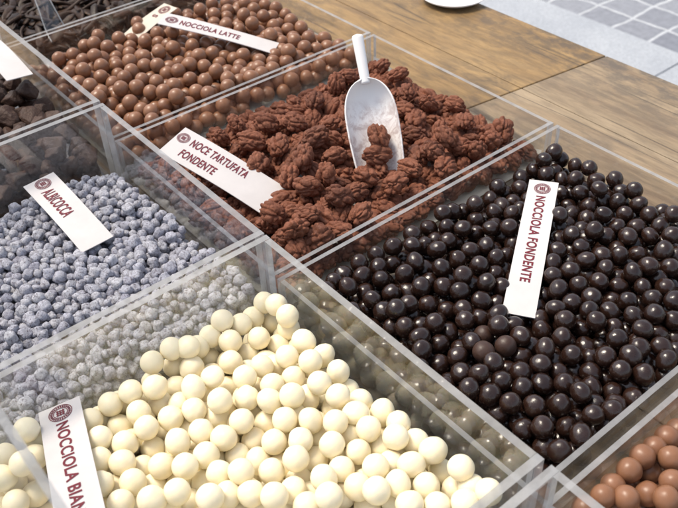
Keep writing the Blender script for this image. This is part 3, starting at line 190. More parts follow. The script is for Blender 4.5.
-423,-702,-258,140,-266,-458,-269,168,-506,-645,-242,130,-252,-159,-250,139,-526,-544,-266,192,-398,-201,-268,155,-273,-268,-268,150,-255,-605,-259,127,-559,-490,-246,179,-518,-442,-265,145,-701,-329,-254,162,-869,-505,-255,155,-248,-277,-258,169,-112,-836,-290,138,-82,-691,-320,150,
-146,-541,-265,168,-201,-316,-238,148,-504,-327,-237,179,-118,-43,-235,172,-745,-116,-257,189,-48,-286,-318,170,-378,-556,-242,185,-251,-657,-261,177,-444,-469,-268,194,-127,-544,-282,128,-847,-78,-259,189,-267,-640,-274,127,-68,-777,-295,176,-665,-264,-275,178,-638,-250,-270,164,
-371,-436,-261,144,-75,-606,-289,170,-785,-365,-250,190,-384,-482,-259,162,-514,-572,-262,151,-458,-367,-247,178,-255,-735,-261,160,-514,-119,-272,191,-184,-543,-294,170,-201,-692,-261,163,-551,-487,-287,190,-112,-864,-244,156,-563,-682,-232,126,-398,-44,-273,185,-623,-225,-264,169,
-520,-176,-245,189,-387,-173,-261,188,-136,-181,-253,172,-804,-199,-246,141,-247,-42,-240,155,-83,-464,-277,161,-688,-355,-240,134,-808,-425,-276,163,-287,-369,-256,143,-88,-440,-292,161,-636,-374,-254,152,-519,-350,-243,135,-256,-511,-267,142,-522,-641,-279,168,-468,-606,-267,141,
-656,-390,-243,159,-76,-877,-301,194,-705,-308,-275,176,-338,-552,-249,137,-231,-174,-252,157,-96,-637,-321,144,-420,-278,-251,132,-777,-120,-254,169,-461,-337,-240,165,-175,-727,-271,177,-215,-535,-287,194,-599,-500,-251,195,-637,-449,-246,159,-294,-538,-265,151,-46,-124,-320,152,
-49,-278,-271,176,-45,-408,-289,143,-626,-652,-230,157,-56,-401,-316,193,-289,-657,-298,163,-716,-282,-286,167,-620,-150,-260,193,-592,-238,-280,192,-298,-664,-263,189,-137,-131,-235,148,-770,-302,-270,186,-819,-47,-255,130,-761,-253,-275,182,-378,-378,-242,133,-375,-257,-249,185,
-285,-146,-266,174,-713,-238,-255,158,-677,-185,-241,194,-291,-436,-239,162,-883,-257,-271,150,-45,-153,-321,141,-452,-650,-288,140,-609,-389,-252,137,-281,-338,-249,160,-587,-475,-235,168,-314,-493,-271,139,-671,-126,-282,130,-359,-602,-250,142,-498,-699,-255,185,-752,-560,-242,174,
-392,-452,-259,146,-795,-171,-257,185,-693,-275,-266,137,-197,-568,-249,135,-386,-507,-275,157,-458,-582,-263,162,-200,-588,-275,147,-589,-676,-233,169,-485,-570,-252,145,-338,-148,-246,130,-106,-369,-286,175,-890,-107,-241,139,-117,-443,-285,191,-795,-136,-239,155,-342,-490,-265,191,
-678,-300,-266,160,-240,-45,-269,189,-520,-466,-275,154,-243,-232,-251,158,-926,-293,-258,176,-563,-301,-263,142,-121,-668,-275,163,-419,-621,-270,174,-696,-89,-272,133,-411,-471,-270,184,-608,-411,-242,130,-709,-215,-276,192,-398,-598,-263,187,-532,-138,-259,134,-895,-147,-245,159,
-617,-473,-231,172,-628,-529,-268,182,-836,-137,-255,169,-115,-199,-266,164,-125,-631,-282,180,-382,-622,-268,150,-562,-356,-238,155,-304,-146,-243,159,-862,-354,-266,167,-184,-548,-260,157,-647,-147,-272,142,-183,-300,-256,187,-844,-274,-268,193,-90,-42,-244,157,-842,-170,-250,140,
-150,-842,-275,157,-874,-440,-291,172,-149,-647,-274,155,-177,-456,-272,185,-277,-227,-244,147,-700,-534,-238,147,-788,-279,-262,154,-182,-643,-276,171,-804,-299,-278,192,-442,-267,-248,142,-100,-650,-289,192,-120,-309,-272,152,-475,-466,-277,158,-46,-314,-320,151,-891,-207,-262,144,
-421,-441,-271,179,-200,-603,-250,179,-595,-629,-300,175,-50,-898,-240,193,-49,-950,-222,183,-166,-924,-216,190,-50,-907,-290,190,-197,-828,-213,185,-302,-920,-214,187,-71,-971,-238,187,-224,-905,-209,176,-370,-884,-214,195,-297,-971,-231,178,-258,-843,-210,178,-532,-846,-216,187,
-186,-894,-222,181,-260,-894,-206,180,-227,-943,-227,169,-409,-851,-219,183,-353,-802,-219,184,-224,-967,-247,174,-122,-946,-223,161,-119,-874,-220,159,-84,-935,-224,164,-49,-957,-290,183,-362,-969,-225,183,-315,-839,-216,171,-656,-837,-233,194,-53,-972,-317,179,-601,-807,-213,187,
-746,-834,-219,195,-453,-861,-217,176,-400,-947,-221,175,-339,-947,-218,163,-469,-767,-222,177,-731,-688,-213,186,-222,-849,-224,192,-360,-845,-215,176,-186,-864,-219,160,-165,-842,-226,186,-350,-916,-220,171,-512,-814,-219,188,-48,-922,-318,172,-147,-962,-239,171,-474,-737,-214,171,
-48,-953,-254,174,-656,-658,-223,190,-329,-972,-233,184,-766,-786,-207,177,-260,-959,-233,156,-586,-778,-222,195,-279,-872,-223,192,-725,-735,-230,179,-411,-823,-238,189,-552,-765,-220,185,-659,-742,-229,181,-399,-749,-215,167,-154,-897,-233,173,-913,-675,-224,195,-77,-903,-227,146,
-175,-951,-228,145,-61,-929,-242,170,-273,-934,-223,148,-428,-947,-210,162,-543,-798,-221,187,-423,-899,-225,177,-537,-734,-215,173,-59,-975,-269,150,-818,-643,-224,184,-589,-718,-207,174,-421,-774,-219,159,-594,-858,-236,165,-718,-815,-216,165,-921,-768,-241,189,-406,-973,-234,169,
-486,-946,-226,181,-835,-798,-230,189,-838,-693,-224,175,-523,-878,-228,168,-393,-909,-227,178,-756,-665,-217,193,-479,-817,-223,170,-922,-727,-222,166,-842,-619,-225,188,-795,-751,-224,177,-455,-832,-220,145,-138,-850,-220,133,-780,-688,-220,181,-522,-770,-224,147,-125,-899,-225,129,
-620,-777,-215,173,-568,-698,-214,150,-723,-866,-245,190,-704,-645,-222,157,-122,-922,-237,155,-53,-933,-274,148,-496,-894,-229,171,-700,-681,-233,168,-335,-860,-221,149,-381,-792,-214,153,-99,-955,-233,134,-913,-627,-233,190,-247,-920,-231,175,-237,-821,-224,160,-340,-888,-219,141,
-567,-738,-213,168,-852,-650,-229,188,-292,-818,-216,139,-529,-905,-226,136,-441,-924,-223,165,-720,-760,-248,164,-198,-974,-258,162,-171,-975,-250,151,-729,-793,-234,167,-713,-833,-241,193,-830,-587,-230,189,-553,-825,-215,149,-498,-723,-210,150,-573,-901,-228,138,-471,-886,-221,139,
-580,-831,-216,155,-596,-746,-220,178,-316,-896,-225,150,-168,-872,-241,163,-372,-936,-227,172,-275,-974,-251,159,-708,-710,-233,162,-382,-774,-238,181,-283,-789,-221,149,-650,-790,-222,173,-881,-577,-237,177,-872,-743,-228,150,-316,-809,-223,157,-129,-891,-251,176,-511,-745,-227,161,
-518,-846,-243,147,-797,-723,-228,140,-637,-722,-224,155,-506,-924,-237,169,-888,-650,-229,169,-793,-814,-226,144,-681,-700,-232,134,-469,-918,-237,194,-352,-778,-234,131,-641,-877,-232,126,-732,-637,-227,176,-266,-818,-226,170,-430,-870,-236,176,-801,-777,-210,157,-209,-913,-235,173,
-745,-712,-232,173,-916,-569,-238,169,-308,-872,-222,137,-211,-879,-227,150,-742,-771,-228,130,-433,-974,-223,162,-438,-818,-231,132,-593,-888,-227,131,-415,-924,-224,128,-873,-788,-240,188,-240,-887,-231,182,-501,-791,-250,135,-46,-606,-320,152,-881,-678,-233,153,-252,-857,-239,193,
-670,-682,-247,152,-768,-763,-235,167,-793,-626,-237,182,-455,-800,-235,128,-539,-782,-249,171,-819,-738,-219,138,-249,-976,-258,142,-149,-969,-278,126,-685,-842,-234,142,-908,-722,-249,177,-431,-798,-243,142,-145,-938,-229,126,-806,-602,-233,125,-576,-921,-245,159,-688,-813,-247,162,
-624,-830,-241,174,-178,-976,-282,142,-47,-545,-319,158,-623,-857,-239,131,-66,-387,-275,144,-827,-766,-223,189,-275,-907,-231,173,-449,-888,-228,125,-319,-949,-251,158,-96,-913,-245,163,-766,-638,-230,156,-842,-728,-230,162,-642,-676,-246,165,-929,-689,-247,152,-887,-701,-247,157,
-617,-682,-237,144,-903,-593,-244,144,-65,-487,-319,158,-128,-972,-294,177,-619,-898,-235,151,-295,-947,-242,128,-562,-707,-241,173,-752,-741,-236,139,-759,-791,-236,162,-158,-972,-304,181,-550,-904,-246,192,-753,-614,-227,151,-714,-805,-253,147,-101,-889,-257,147,-339,-828,-235,189,
-682,-726,-238,154,-461,-739,-244,162,-599,-912,-229,125,-663,-890,-244,181,-282,-972,-317,180,-718,-659,-243,166,-748,-655,-248,182,-894,-750,-246,170,-74,-914,-267,186,-684,-868,-258,141,-798,-668,-223,127,-646,-861,-254,184,-906,-796,-242,155,-576,-877,-262,155,-349,-942,-246,170,
-818,-711,-238,129,-931,-740,-247,128,-610,-875,-251,138,-795,-714,-255,173,-808,-836,-233,168,-413,-751,-242,178,-886,-620,-242,143,-47,-382,-293,157,-73,-975,-293,154,-704,-854,-265,140,-194,-936,-235,125,-60,-934,-298,128,-405,-972,-265,180,-178,-915,-247,195,-704,-782,-248,134,
-327,-924,-237,162,-402,-852,-248,151,-677,-780,-241,177,-459,-963,-237,194,-48,-168,-252,168,-747,-771,-255,176,-151,-914,-255,125,-78,-892,-249,135,-213,-937,-256,189,-775,-707,-239,126,-834,-828,-219,171,-110,-976,-321,145,-94,-971,-273,186,-361,-751,-237,151,-547,-831,-244,187,
-285,-841,-230,170,-704,-736,-253,162,-630,-809,-224,138,-334,-798,-244,171,-44,-501,-322,131,-320,-973,-318,172,-442,-766,-240,189,-83,-974,-319,164,-472,-766,-257,192,-504,-868,-246,145,-785,-744,-252,158,-307,-855,-241,139,-789,-786,-236,191,-611,-800,-241,158,-865,-603,-239,163,
-53,-742,-270,133,-300,-973,-265,172,-811,-686,-237,168,-658,-807,-248,181,-871,-659,-253,170,-276,-972,-286,179,-478,-864,-235,168,-129,-957,-263,132,-330,-973,-265,169,-563,-933,-225,135,-142,-871,-235,140,-274,-935,-250,153,-499,-820,-250,194,-583,-923,-273,166,-533,-865,-249,132,
-110,-961,-252,125,-756,-864,-235,168,-571,-845,-237,132,-368,-876,-243,137,-424,-973,-318,174,-357,-974,-254,155,-459,-843,-246,174,-385,-746,-248,148,-382,-974,-292,161,-362,-971,-316,191,-194,-845,-241,178,-622,-868,-277,192,-406,-795,-244,136,-245,-293,-232,166,-550,-946,-259,157,
-395,-876,-234,174,-46,-825,-299,148,-791,-586,-245,159,-772,-817,-246,183,-744,-831,-251,171,-218,-975,-277,149,-453,-973,-318,169,-768,-840,-267,170,-493,-783,-277,194,-696,-762,-265,176,-866,-722,-248,178,-68,-334,-268,181,-353,-972,-285,176,-378,-977,-268,126,-593,-898,-251,169,
-370,-832,-238,130,-576,-851,-259,133,-251,-973,-318,169,-574,-806,-236,129,-351,-897,-240,140,-74,-730,-321,139,-519,-769,-267,161,-489,-723,-236,158,-332,-876,-239,135,-324,-976,-291,139,-183,-949,-254,167,-425,-950,-239,172,-222,-973,-318,166,-823,-609,-254,187,-832,-665,-249,166,
-202,-975,-299,155,-583,-724,-235,136,-554,-921,-272,157,-728,-688,-243,153,-487,-901,-258,176,-429,-977,-288,128,-394,-973,-318,166,-532,-751,-244,145,-236,-976,-295,141,-562,-740,-243,175,-288,-805,-245,183,-263,-954,-267,156,-697,-641,-248,140,-815,-737,-246,174,-469,-815,-250,151,
-47,-188,-288,165,-195,-885,-252,193,-858,-689,-250,194,-414,-532,-238,188,-708,-881,-266,139,-449,-789,-265,193,-153,-436,-264,179,-237,-927,-266,135,-81,-388,-299,171,-667,-751,-259,179,-391,-802,-267,173,-819,-179,-239,147,-44,-132,-283,129,-691,-706,-258,176,-330,-854,-246,130,
-424,-819,-283,157,-469,-426,-254,144,-618,-764,-245,190,-866,-552,-240,150,-887,-815,-258,192,-929,-709,-264,145,-693,-667,-260,188,-419,-212,-247,146,-598,-697,-252,170,-382,-958,-248,184,-833,-694,-270,171,-406,-928,-249,172,-748,-802,-263,187,-486,-739,-258,160,-189,-614,-275,166,
-650,-338,-298,131,-527,-808,-245,157,-490,-755,-237,137,-49,-225,-294,177,-68,-139,-273,160,-459,-309,-239,137,-130,-883,-287,183,-451,-971,-272,189,-253,-687,-276,192,-826,-821,-248,141,-222,-244,-269,176,-419,-797,-267,153,-756,-749,-276,191,-695,-894,-245,184,-730,-319,-266,144,
-72,-818,-270,132,-518,-899,-250,177,-212,-820,-240,169,-596,-219,-260,131,-550,-758,-263,168,-602,-842,-267,191,-517,-717,-230,162,-60,-81,-305,141,-794,-759,-288,182,-675,-378,-255,133,-353,-45,-289,190,-542,-821,-280,146,-436,-322,-247,171,-268,-834,-251,144,-49,-159,-282,176,
-376,-900,-253,176,-466,-886,-246,144,-762,-724,-257,189,-129,-917,-262,141,-812,-798,-256,179,-49,-40,-321,141,-603,-454,-252,130,-593,-824,-241,173,-106,-478,-318,166,-459,-117,-273,186,-611,-712,-228,171,-530,-843,-267,159,-899,-87,-258,162,-499,-42,-273,157,-486,-491,-270,149,
-110,-490,-292,140,-807,-397,-292,190,-407,-562,-249,153,-261,-928,-271,139,-64,-207,-277,153,-80,-942,-316,188,-722,-712,-259,177,-785,-433,-252,129,-693,-398,-261,134,-193,-353,-265,154,-72,-621,-317,181,-223,-82,-284,143,-553,-853,-261,131,-298,-682,-301,148,-325,-899,-252,166,
-336,-261,-271,182,-101,-809,-302,146,-575,-218,-269,127,-781,-279,-292,189,-358,-519,-276,174,-84,-731,-294,190,-745,-857,-265,154,-748,-623,-256,188,-721,-782,-271,190,-398,-726,-239,145,-161,-627,-292,172,-117,-338,-274,170,-690,-111,-296,194,-174,-931,-271,136,-97,-761,-294,180,
-372,-63,-269,183,-658,-92,-269,148,-441,-820,-259,183,-482,-870,-265,180,-344,-775,-257,147,-636,-736,-251,187,-367,-490,-278,132,-689,-156,-242,152,-403,-418,-259,171,-309,-828,-243,166,-854,-815,-251,183,-77,-112,-268,183,-69,-902,-320,152,-71,-39,-307,132,-928,-748,-271,163,
-868,-749,-252,126,-283,-398,-257,155,-593,-867,-278,133,-189,-826,-269,185,-851,-618,-272,194,-540,-343,-256,154,-580,-337,-246,140,-657,-716,-243,151,-176,-700,-260,142,-376,-930,-256,160,-89,-414,-300,149,-235,-953,-273,172,-553,-620,-269,165,-327,-411,-248,144,-527,-798,-271,167,
-303,-695,-254,184,-732,-738,-261,142,-225,-898,-255,166,-862,-385,-262,176,-176,-267,-253,146,-766,-448,-255,148,-73,-589,-316,193,-536,-408,-260,194,-916,-44,-285,178,-186,-521,-256,148,-435,-599,-287,189,-582,-111,-262,128,-46,-212,-320,151,-265,-540,-275,193,-300,-420,-261,163,
-847,-586,-259,190,-613,-318,-270,178,-384,-698,-275,141,-478,-392,-243,184,-644,-320,-274,163,-428,-764,-269,166,-72,-176,-301,148,-216,-202,-269,177,-93,-178,-284,161,-502,-848,-265,164,-298,-920,-247,177,-302,-196,-247,136,-720,-487,-254,180,-737,-346,-272,180,-815,-582,-256,133,
-725,-610,-268,152,-390,-331,-252,144,-556,-81,-277,146,-725,-369,-259,135,-70,-262,-284,154,-239,-791,-266,168,-49,-742,-317,182,-872,-472,-255,134,-397,-852,-274,154,-726,-854,-283,142,-380,-528,-294,170,-799,-199,-274,179,-632,-704,-249,172,-250,-727,-288,162,-318,-651,-290,183,
-84,-946,-254,177,-827,-186,-266,169,-449,-625,-272,166,-810,-639,-261,188,-205,-474,-275,194,-629,-399,-241,137,-250,-487,-273,139,-758,-685,-244,181,-398,-535,-268,191,-480,-207,-277,134,-87,-357,-269,141,-425,-193,-266,157,-687,-829,-292,194,-448,-509,-270,140,-861,-156,-242,135,
-345,-426,-265,178,-707,-346,-276,164,-172,-358,-287,179,-77,-757,-317,179,-121,-858,-270,160,-378,-680,-261,125,-426,-948,-271,187,-481,-39,-295,134,-503,-972,-320,155,-202,-633,-255,160,-368,-549,-272,181,-464,-190,-262,177,-277,-486,-272,172,-106,-597,-256,128,-576,-282,-252,125,
-737,-198,-264,190,-658,-880,-275,155,-193,-279,-239,128,-900,-674,-254,170,-419,-342,-263,175,-493,-540,-261,166,-925,-774,-268,128,-153,-550,-294,183,-821,-160,-263,136,-775,-200,-254,185,-732,-878,-274,146,-649,-770,-244,161,-783,-845,-244,150,-141,-604,-282,188,-180,-483,-263,132,
-815,-377,-266,190,-293,-638,-278,155,-848,-501,-275,177,-700,-617,-259,160,-319,-925,-271,194,-314,-724,-258,169,-248,-71,-251,184,-436,-413,-264,188,-333,-672,-303,143,-492,-565,-279,174,-354,-681,-259,151,-431,-523,-259,135,-144,-944,-279,158,-217,-215,-244,149,-447,-707,-286,181,
-728,-674,-271,193,-282,-859,-256,190,-836,-324,-271,190,-512,-304,-258,150,-558,-410,-240,149,-141,-48,-271,151,-371,-726,-257,146,-126,-416,-271,164,-134,-150,-258,187,-722,-641,-269,193,-878,-606,-264,153,-99,-668,-316,189,-161,-818,-270,148,-132,-848,-293,141,-311,-591,-261,179,
-622,-245,-295,175,-135,-971,-321,143,-129,-704,-295,167,-566,-773,-245,150,-369,-928,-284,163,-50,-310,-280,186,-144,-797,-265,158,-590,-803,-275,178,-848,-345,-288,149,-624,-455,-267,129,-220,-326,-279,175,-792,-350,-277,157,-610,-41,-272,149,-660,-654,-255,158,-250,-433,-257,184,
-727,-423,-257,125,-343,-731,-250,175,-149,-870,-265,181,-637,-357,-273,131])
D_slice = ([-2073,64,-301,-2055,182,-266,-2263,81,-263,-2060,366,-260,-2232,179,-264,-2077,234,-262,-2176,973,-262,-2397,74,-262,-2238,64,-301,-2503,597,-264,-2392,479,-262,-2055,150,-301,-2083,561,-263,-2085,859,-264,-2090,1018,-269,-2081,111,-301,-2055,695,-253,-2305,133,-262,-2143,136,-279,-2078,1157,-271,
-2128,1112,-267,-2055,499,-260,-2055,638,-260,-2077,781,-266,-2097,504,-240,-2141,307,-260,-2055,802,-301,-2254,327,-265,-2511,451,-262,-2130,64,-301,-2373,115,-262,-2093,331,-275,-2403,376,-263,-2118,655,-244,-2096,615,-258,-2082,414,-264,-2318,975,-262,-2055,953,-301,-2328,64,-283,-2102,181,-263,
-2055,1128,-301,-2055,452,-260,-2435,694,-264,-2055,1186,-301,-2055,297,-301,-2194,1032,-265,-2650,569,-262,-2229,379,-266,-2500,165,-272,-2336,287,-266,-2448,478,-263,-2122,390,-258,-2162,207,-266,-2415,329,-262,-2060,615,-301,-2128,261,-265,-2425,211,-255,-2286,1010,-262,-2073,207,-301,-2110,816,-260,
-2605,589,-264,-2550,597,-261,-2579,387,-256,-2169,389,-261,-2276,266,-270,-2204,228,-262,-2383,290,-264,-2544,177,-260,-2338,505,-266,-2284,176,-263,-2301,330,-261,-2430,284,-262,-2061,906,-301,-2055,568,-301,-2264,469,-260,-2055,522,-301,-2290,740,-260,-2526,256,-259,-2531,499,-262,-2410,734,-263,
-2078,734,-266,-2773,273,-262,-2642,181,-257,-2401,154,-262,-2055,1015,-301,-2798,352,-256,-2870,273,-262,-2488,104,-273,-2380,198,-262,-2055,250,-301,-2886,331,-268,-2859,226,-269,-2133,1047,-268,-2534,108,-262,-2571,138,-261,-2752,209,-262,-2695,374,-261,-2711,532,-256,-2055,1069,-301,-2598,196,-256,
-2249,547,-259,-2332,883,-261,-2568,277,-254,-2575,678,-259,-2503,214,-265,-2355,560,-264,-2209,99,-301,-2177,461,-259,-2188,655,-256,-2764,320,-262,-2383,816,-262,-2127,879,-261,-2122,770,-260,-2327,712,-260,-2417,639,-262,-2258,219,-263,-2123,722,-260,-2319,592,-261,-2493,396,-265,-2162,99,-301,
-2808,398,-262,-2736,483,-262,-2771,435,-271,-2205,1082,-262,-2207,528,-263,-2464,648,-263,-2376,864,-262,-2673,416,-260,-2726,280,-264,-2219,482,-260,-2207,764,-261,-2288,630,-262,-2524,308,-262,-2254,770,-260,-2195,701,-257,-2182,285,-268,-2652,325,-261,-2332,175,-262,-2651,458,-259,-2510,64,-260,
-2055,343,-301,-2138,435,-264,-2172,602,-261,-2450,365,-261,-2282,682,-262,-2677,284,-263,-2557,459,-262,-2129,582,-262,-2490,690,-263,-2152,839,-260,-2256,817,-265,-2604,461,-262,-2187,870,-260,-2347,630,-261,-2558,222,-262,-2583,321,-262,-2615,356,-261,-2208,426,-267,-2296,550,-266,-2912,250,-262,
-2456,741,-261,-2234,863,-261,-2379,769,-262,-2584,631,-262,-2384,598,-263,-2294,855,-265,-2528,646,-268,-2222,623,-261,-2465,320,-262,-2454,244,-271,-2285,64,-301,-2211,576,-262,-2683,494,-263,-2601,244,-260,-2623,413,-263,-2200,822,-264,-2688,172,-260,-2486,279,-266,-2354,432,-301,-2298,795,-262,
-2422,64,-301,-2099,937,-301,-2258,593,-262,-2167,739,-262,-2646,228,-260,-2579,501,-262,-2491,787,-267,-2503,736,-262,-2168,555,-262,-2332,762,-262,-2753,378,-267,-2539,407,-266,-2857,379,-262,-2818,287,-266,-2828,441,-261,-2100,463,-263,-2163,793,-264,-2364,969,-265,-2235,672,-262,-2502,350,-265,
-2372,64,-301,-2101,292,-301,-2135,967,-301,-2460,549,-301,-2055,755,-301,-2255,108,-301,-2624,286,-262,-2092,1098,-301,-2638,509,-270,-2055,860,-301,-2389,401,-301,-2551,561,-301,-2719,334,-271,-2506,559,-301,-2246,1049,-268,-2090,983,-301,-2810,484,-263,-2642,627,-266,-2420,846,-262,-2623,122,-266,
-2139,490,-259,-2055,475,-301,-2234,150,-301,-2472,839,-264,-2194,1126,-273,-2442,451,-301,-2549,354,-272,-2384,911,-265,-2437,785,-274,-2397,448,-301,-2337,823,-271,-2779,169,-262,-2331,392,-301,-2055,708,-301,-2143,921,-301,-2692,226,-270,-2593,717,-278,-2282,935,-301,-2125,535,-262,-2104,153,-301,
-2151,685,-262,-2309,433,-301,-2353,355,-283,-2247,975,-301,-2669,126,-260,-2098,1051,-301,-2385,225,-301,-2420,257,-301,-2480,64,-301,-2696,615,-260,-2236,932,-301,-2170,999,-301,-2717,575,-275,-2706,448,-272,-2327,950,-301,-2545,757,-260,-2281,148,-301,-2232,1186,-301,-2779,520,-261,-2467,411,-301,
-2445,174,-276,-2190,1164,-301,-2597,561,-301,-2149,1186,-301,-2292,981,-301,-2106,890,-301,-2626,672,-261,-2055,429,-301,-2474,593,-301,-2890,432,-273,-2232,725,-272,-2393,711,-301,-2367,485,-301,-2071,386,-301,-2091,830,-301,-2126,1014,-301,-2225,1160,-262,-2373,940,-301],
[-2187,141,-301,-2364,267,-301,-2203,186,-301,-2135,1080,-301,-2487,463,-301,-2102,1186,-301,-2201,964,-301,-2090,675,-275,-2208,355,-301,-2162,363,-301,-2507,512,-301,-2099,585,-301,-2191,919,-301,-2148,640,-275,-2111,1141,-301,-2652,379,-279,-2321,477,-301,-2536,803,-260,-2591,768,-265,-2555,514,-301,
-2337,228,-301,-2102,246,-301,-2157,176,-301,-2755,64,-260,-2602,64,-267,-2417,1034,-260,-2662,78,-262,-2881,970,-263,-2525,1070,-262,-2571,1171,-263,-2826,892,-263,-2778,116,-262,-2893,550,-268,-2430,1158,-266,-2897,1026,-266,-2655,1146,-248,-2321,1186,-266,-2365,1153,-267,-2738,990,-267,-2910,473,-262,
-2802,64,-260,-2460,956,-262,-2297,1086,-266,-2866,122,-261,-2925,97,-265,-2543,1120,-267,-2860,644,-269,-2506,944,-259,-2634,732,-261,-2788,1070,-261,-2438,1084,-272,-2925,150,-257,-2609,937,-262,-2734,921,-260,-2925,203,-260,-2667,698,-255,-2454,1004,-263,-2705,796,-260,-2504,892,-265,-2623,814,-261,
-2518,847,-257,-2344,1092,-266,-2651,914,-259,-2728,1053,-266,-2751,610,-260,-2831,166,-260,-2925,64,-301,-2683,1081,-262,-2579,1035,-263,-2803,1019,-274,-2568,64,-301,-2571,1081,-257,-2849,77,-262,-2783,709,-265,-2481,1135,-276,-2731,713,-263,-2626,868,-264,-2728,1164,-259,-2891,914,-268,-2925,987,-261,
-2785,572,-266,-2630,979,-266,-2640,1103,-262,-2288,1144,-280,-2626,1036,-264,-2753,1115,-269,-2689,751,-262,-2903,1081,-266,-2561,866,-260,-2751,810,-261,-2834,586,-270,-2731,64,-301,-2686,1186,-256,-2712,842,-260,-2685,64,-301,-2793,654,-269,-2665,834,-262,-2737,654,-271,-2342,1028,-269,-2803,1121,-267,
-2560,977,-268,-2689,1014,-274,-2841,716,-274,-2879,789,-301,-2810,829,-272,-2500,991,-263,-2914,1148,-279,-2846,1067,-271,-2925,787,-301,-2638,64,-301,-2555,913,-267,-2408,952,-269,-2864,859,-277,-2775,1171,-263,-2872,64,-301,-2885,174,-265,-2682,878,-266,-2533,1024,-269,-2625,1177,-267,-2437,889,-271,
-2745,875,-267,-2826,64,-301,-2778,64,-301,-2591,1123,-266,-2779,932,-269,-2708,92,-271,-2648,776,-272,-2925,692,-301,-2896,833,-301,-2735,760,-271,-2823,1174,-263,-2924,739,-301,-2578,823,-270,-2925,623,-301,-2831,936,-280,-2548,1186,-301,-2691,657,-281,-2849,754,-301,-2055,661,-301,-2676,950,-278,
-2842,523,-280,-2840,977,-301,-2415,536,-301,-2813,788,-301,-2881,998,-301,-2318,905,-301,-2377,666,-301,-2846,822,-301,-2471,143,-301,-2925,541,-301,-2925,494,-301,-2301,355,-301,-2442,1129,-301,-2428,583,-301,-2639,544,-301,-2241,269,-301,-2896,1186,-301,-2882,717,-301,-2512,424,-301,-2903,582,-301,
-2843,266,-301,-2524,82,-301,-2167,1045,-301,-2796,962,-301])
D_chunk = ([-1238,-237,-166,486,-1064,-336,-224,467,-1053,-414,-244,471,-1053,-77,-226,470,-1263,-317,-157,480,-1394,-221,-160,502,-1105,-271,-202,448,-1271,-159,-185,501,-1201,-77,-201,469,-1507,-73,-153,425,-1171,-374,-176,402,-1073,-146,-248,397,-1302,-80,-198,496,-1141,-146,-200,468,-1114,-392,-209,378,
-1076,-175,-190,348,-1545,-134,-178,441,-1548,-226,-156,422,-1091,-211,-241,390,-1051,-293,-290,452,-1205,-188,-221,434,-1049,-476,-292,432,-1361,-146,-192,507,-1200,-315,-201,407,-1047,-218,-294,412,-1368,-300,-163,369,-1033,-251,-247,265,-1034,-477,-232,281,-1741,-68,-220,376,-1735,-135,-216,401,
-1132,-79,-249,488,-1451,-77,-208,470,-1142,-322,-204,255,-1070,-363,-296,389,-1106,-473,-219,465,-1077,-67,-298,365,-1393,-85,-178,268,-1817,-166,-224,364,-1858,-65,-244,349,-1466,-241,-167,363,-1039,-151,-302,333,-1602,-184,-189,442,-1433,-296,-168,379,-1185,-251,-212,332,-1181,-438,-217,461,
-1063,-420,-309,256,-1454,-143,-194,303,-1101,-266,-263,255,-1326,-341,-212,507,-1033,-99,-308,273,-1100,-122,-301,341,-1245,-418,-172,458,-1740,-199,-221,279,-1324,-207,-186,318,-1499,-191,-203,449,-1088,-175,-305,299,-1556,-275,-193,294,-1530,-75,-226,451,-1675,-69,-235,393,-1672,-149,-214,333,
-1349,-260,-223,484,-1885,-114,-284,441,-1605,-73,-211,429,-1256,-115,-240,330,-1266,-283,-222,325,-1191,-338,-287,482,-1129,-345,-249,343,-1408,-351,-203,432,-1116,-424,-255,265,-1151,-172,-281,508,-1266,-374,-212,265,-1143,-238,-244,292,-1241,-322,-241,255],
[-1211,-375,-227,352,-1413,-450,-158,458,-1703,-427,-158,479,-1055,-619,-195,490,-1496,-339,-165,496,-1208,-645,-211,479,-1046,-563,-248,396,-1617,-416,-175,451,-1341,-459,-167,376,-1054,-692,-237,483,-1136,-689,-218,482,-1105,-573,-164,364,-1745,-326,-160,500,-1053,-628,-288,471,-1179,-461,-140,459,
-1222,-534,-142,508,-1051,-522,-187,455,-1606,-296,-158,451,-1363,-545,-172,414,-1432,-522,-174,416,-1170,-581,-184,418,-1268,-592,-201,448,-1653,-351,-170,378,-1169,-511,-200,407,-1881,-205,-223,484,-1044,-736,-297,378,-1880,-350,-204,494,-1844,-279,-178,437,-1530,-492,-180,336,-1649,-474,-157,338,
-1488,-443,-169,407,-1358,-398,-184,300,-1800,-238,-230,468,-1599,-489,-188,363,-1067,-537,-301,338,-1031,-573,-310,253,-1546,-385,-186,321,-1289,-640,-155,357,-1829,-412,-188,445,-1422,-591,-178,385,-1125,-623,-206,293,-1473,-394,-230,509,-1075,-688,-304,307,-1044,-767,-229,385,-1077,-515,-256,248,
-1496,-559,-206,497,-1343,-625,-193,417,-1595,-352,-209,414,-1562,-543,-176,344,-1114,-546,-222,380,-1442,-467,-234,352,-1758,-389,-216,476,-1353,-570,-241,429,-1413,-414,-210,268,-1440,-592,-234,290,-1720,-254,-236,419,-1661,-269,-197,343,-1303,-642,-235,276,-1254,-476,-232,388,-1558,-442,-217,432,
-1821,-105,-255,285,-1434,-531,-244,394,-1094,-582,-306,290,-1649,-207,-251,494,-1766,-171,-259,341,-1188,-231,-267,309,-1482,-492,-206,292,-1283,-226,-224,359,-1421,-259,-217,338,-1180,-397,-264,248,-1132,-514,-287,477,-1232,-158,-289,461])

def dec(pair, n=3):
    """positions in thousandths of a layout unit (and radii in ten-thousandths)"""
    out = []
    for b in pair:
        a = np.array(b, float).reshape(-1, n) / 1000.0
        if n == 4: a[:, 3] /= 10
        out.append(a)
    return out

# ------------------------------------------------------------------ helpers
def V(x, y, z): return Vector((x * S, y * S, z * S))

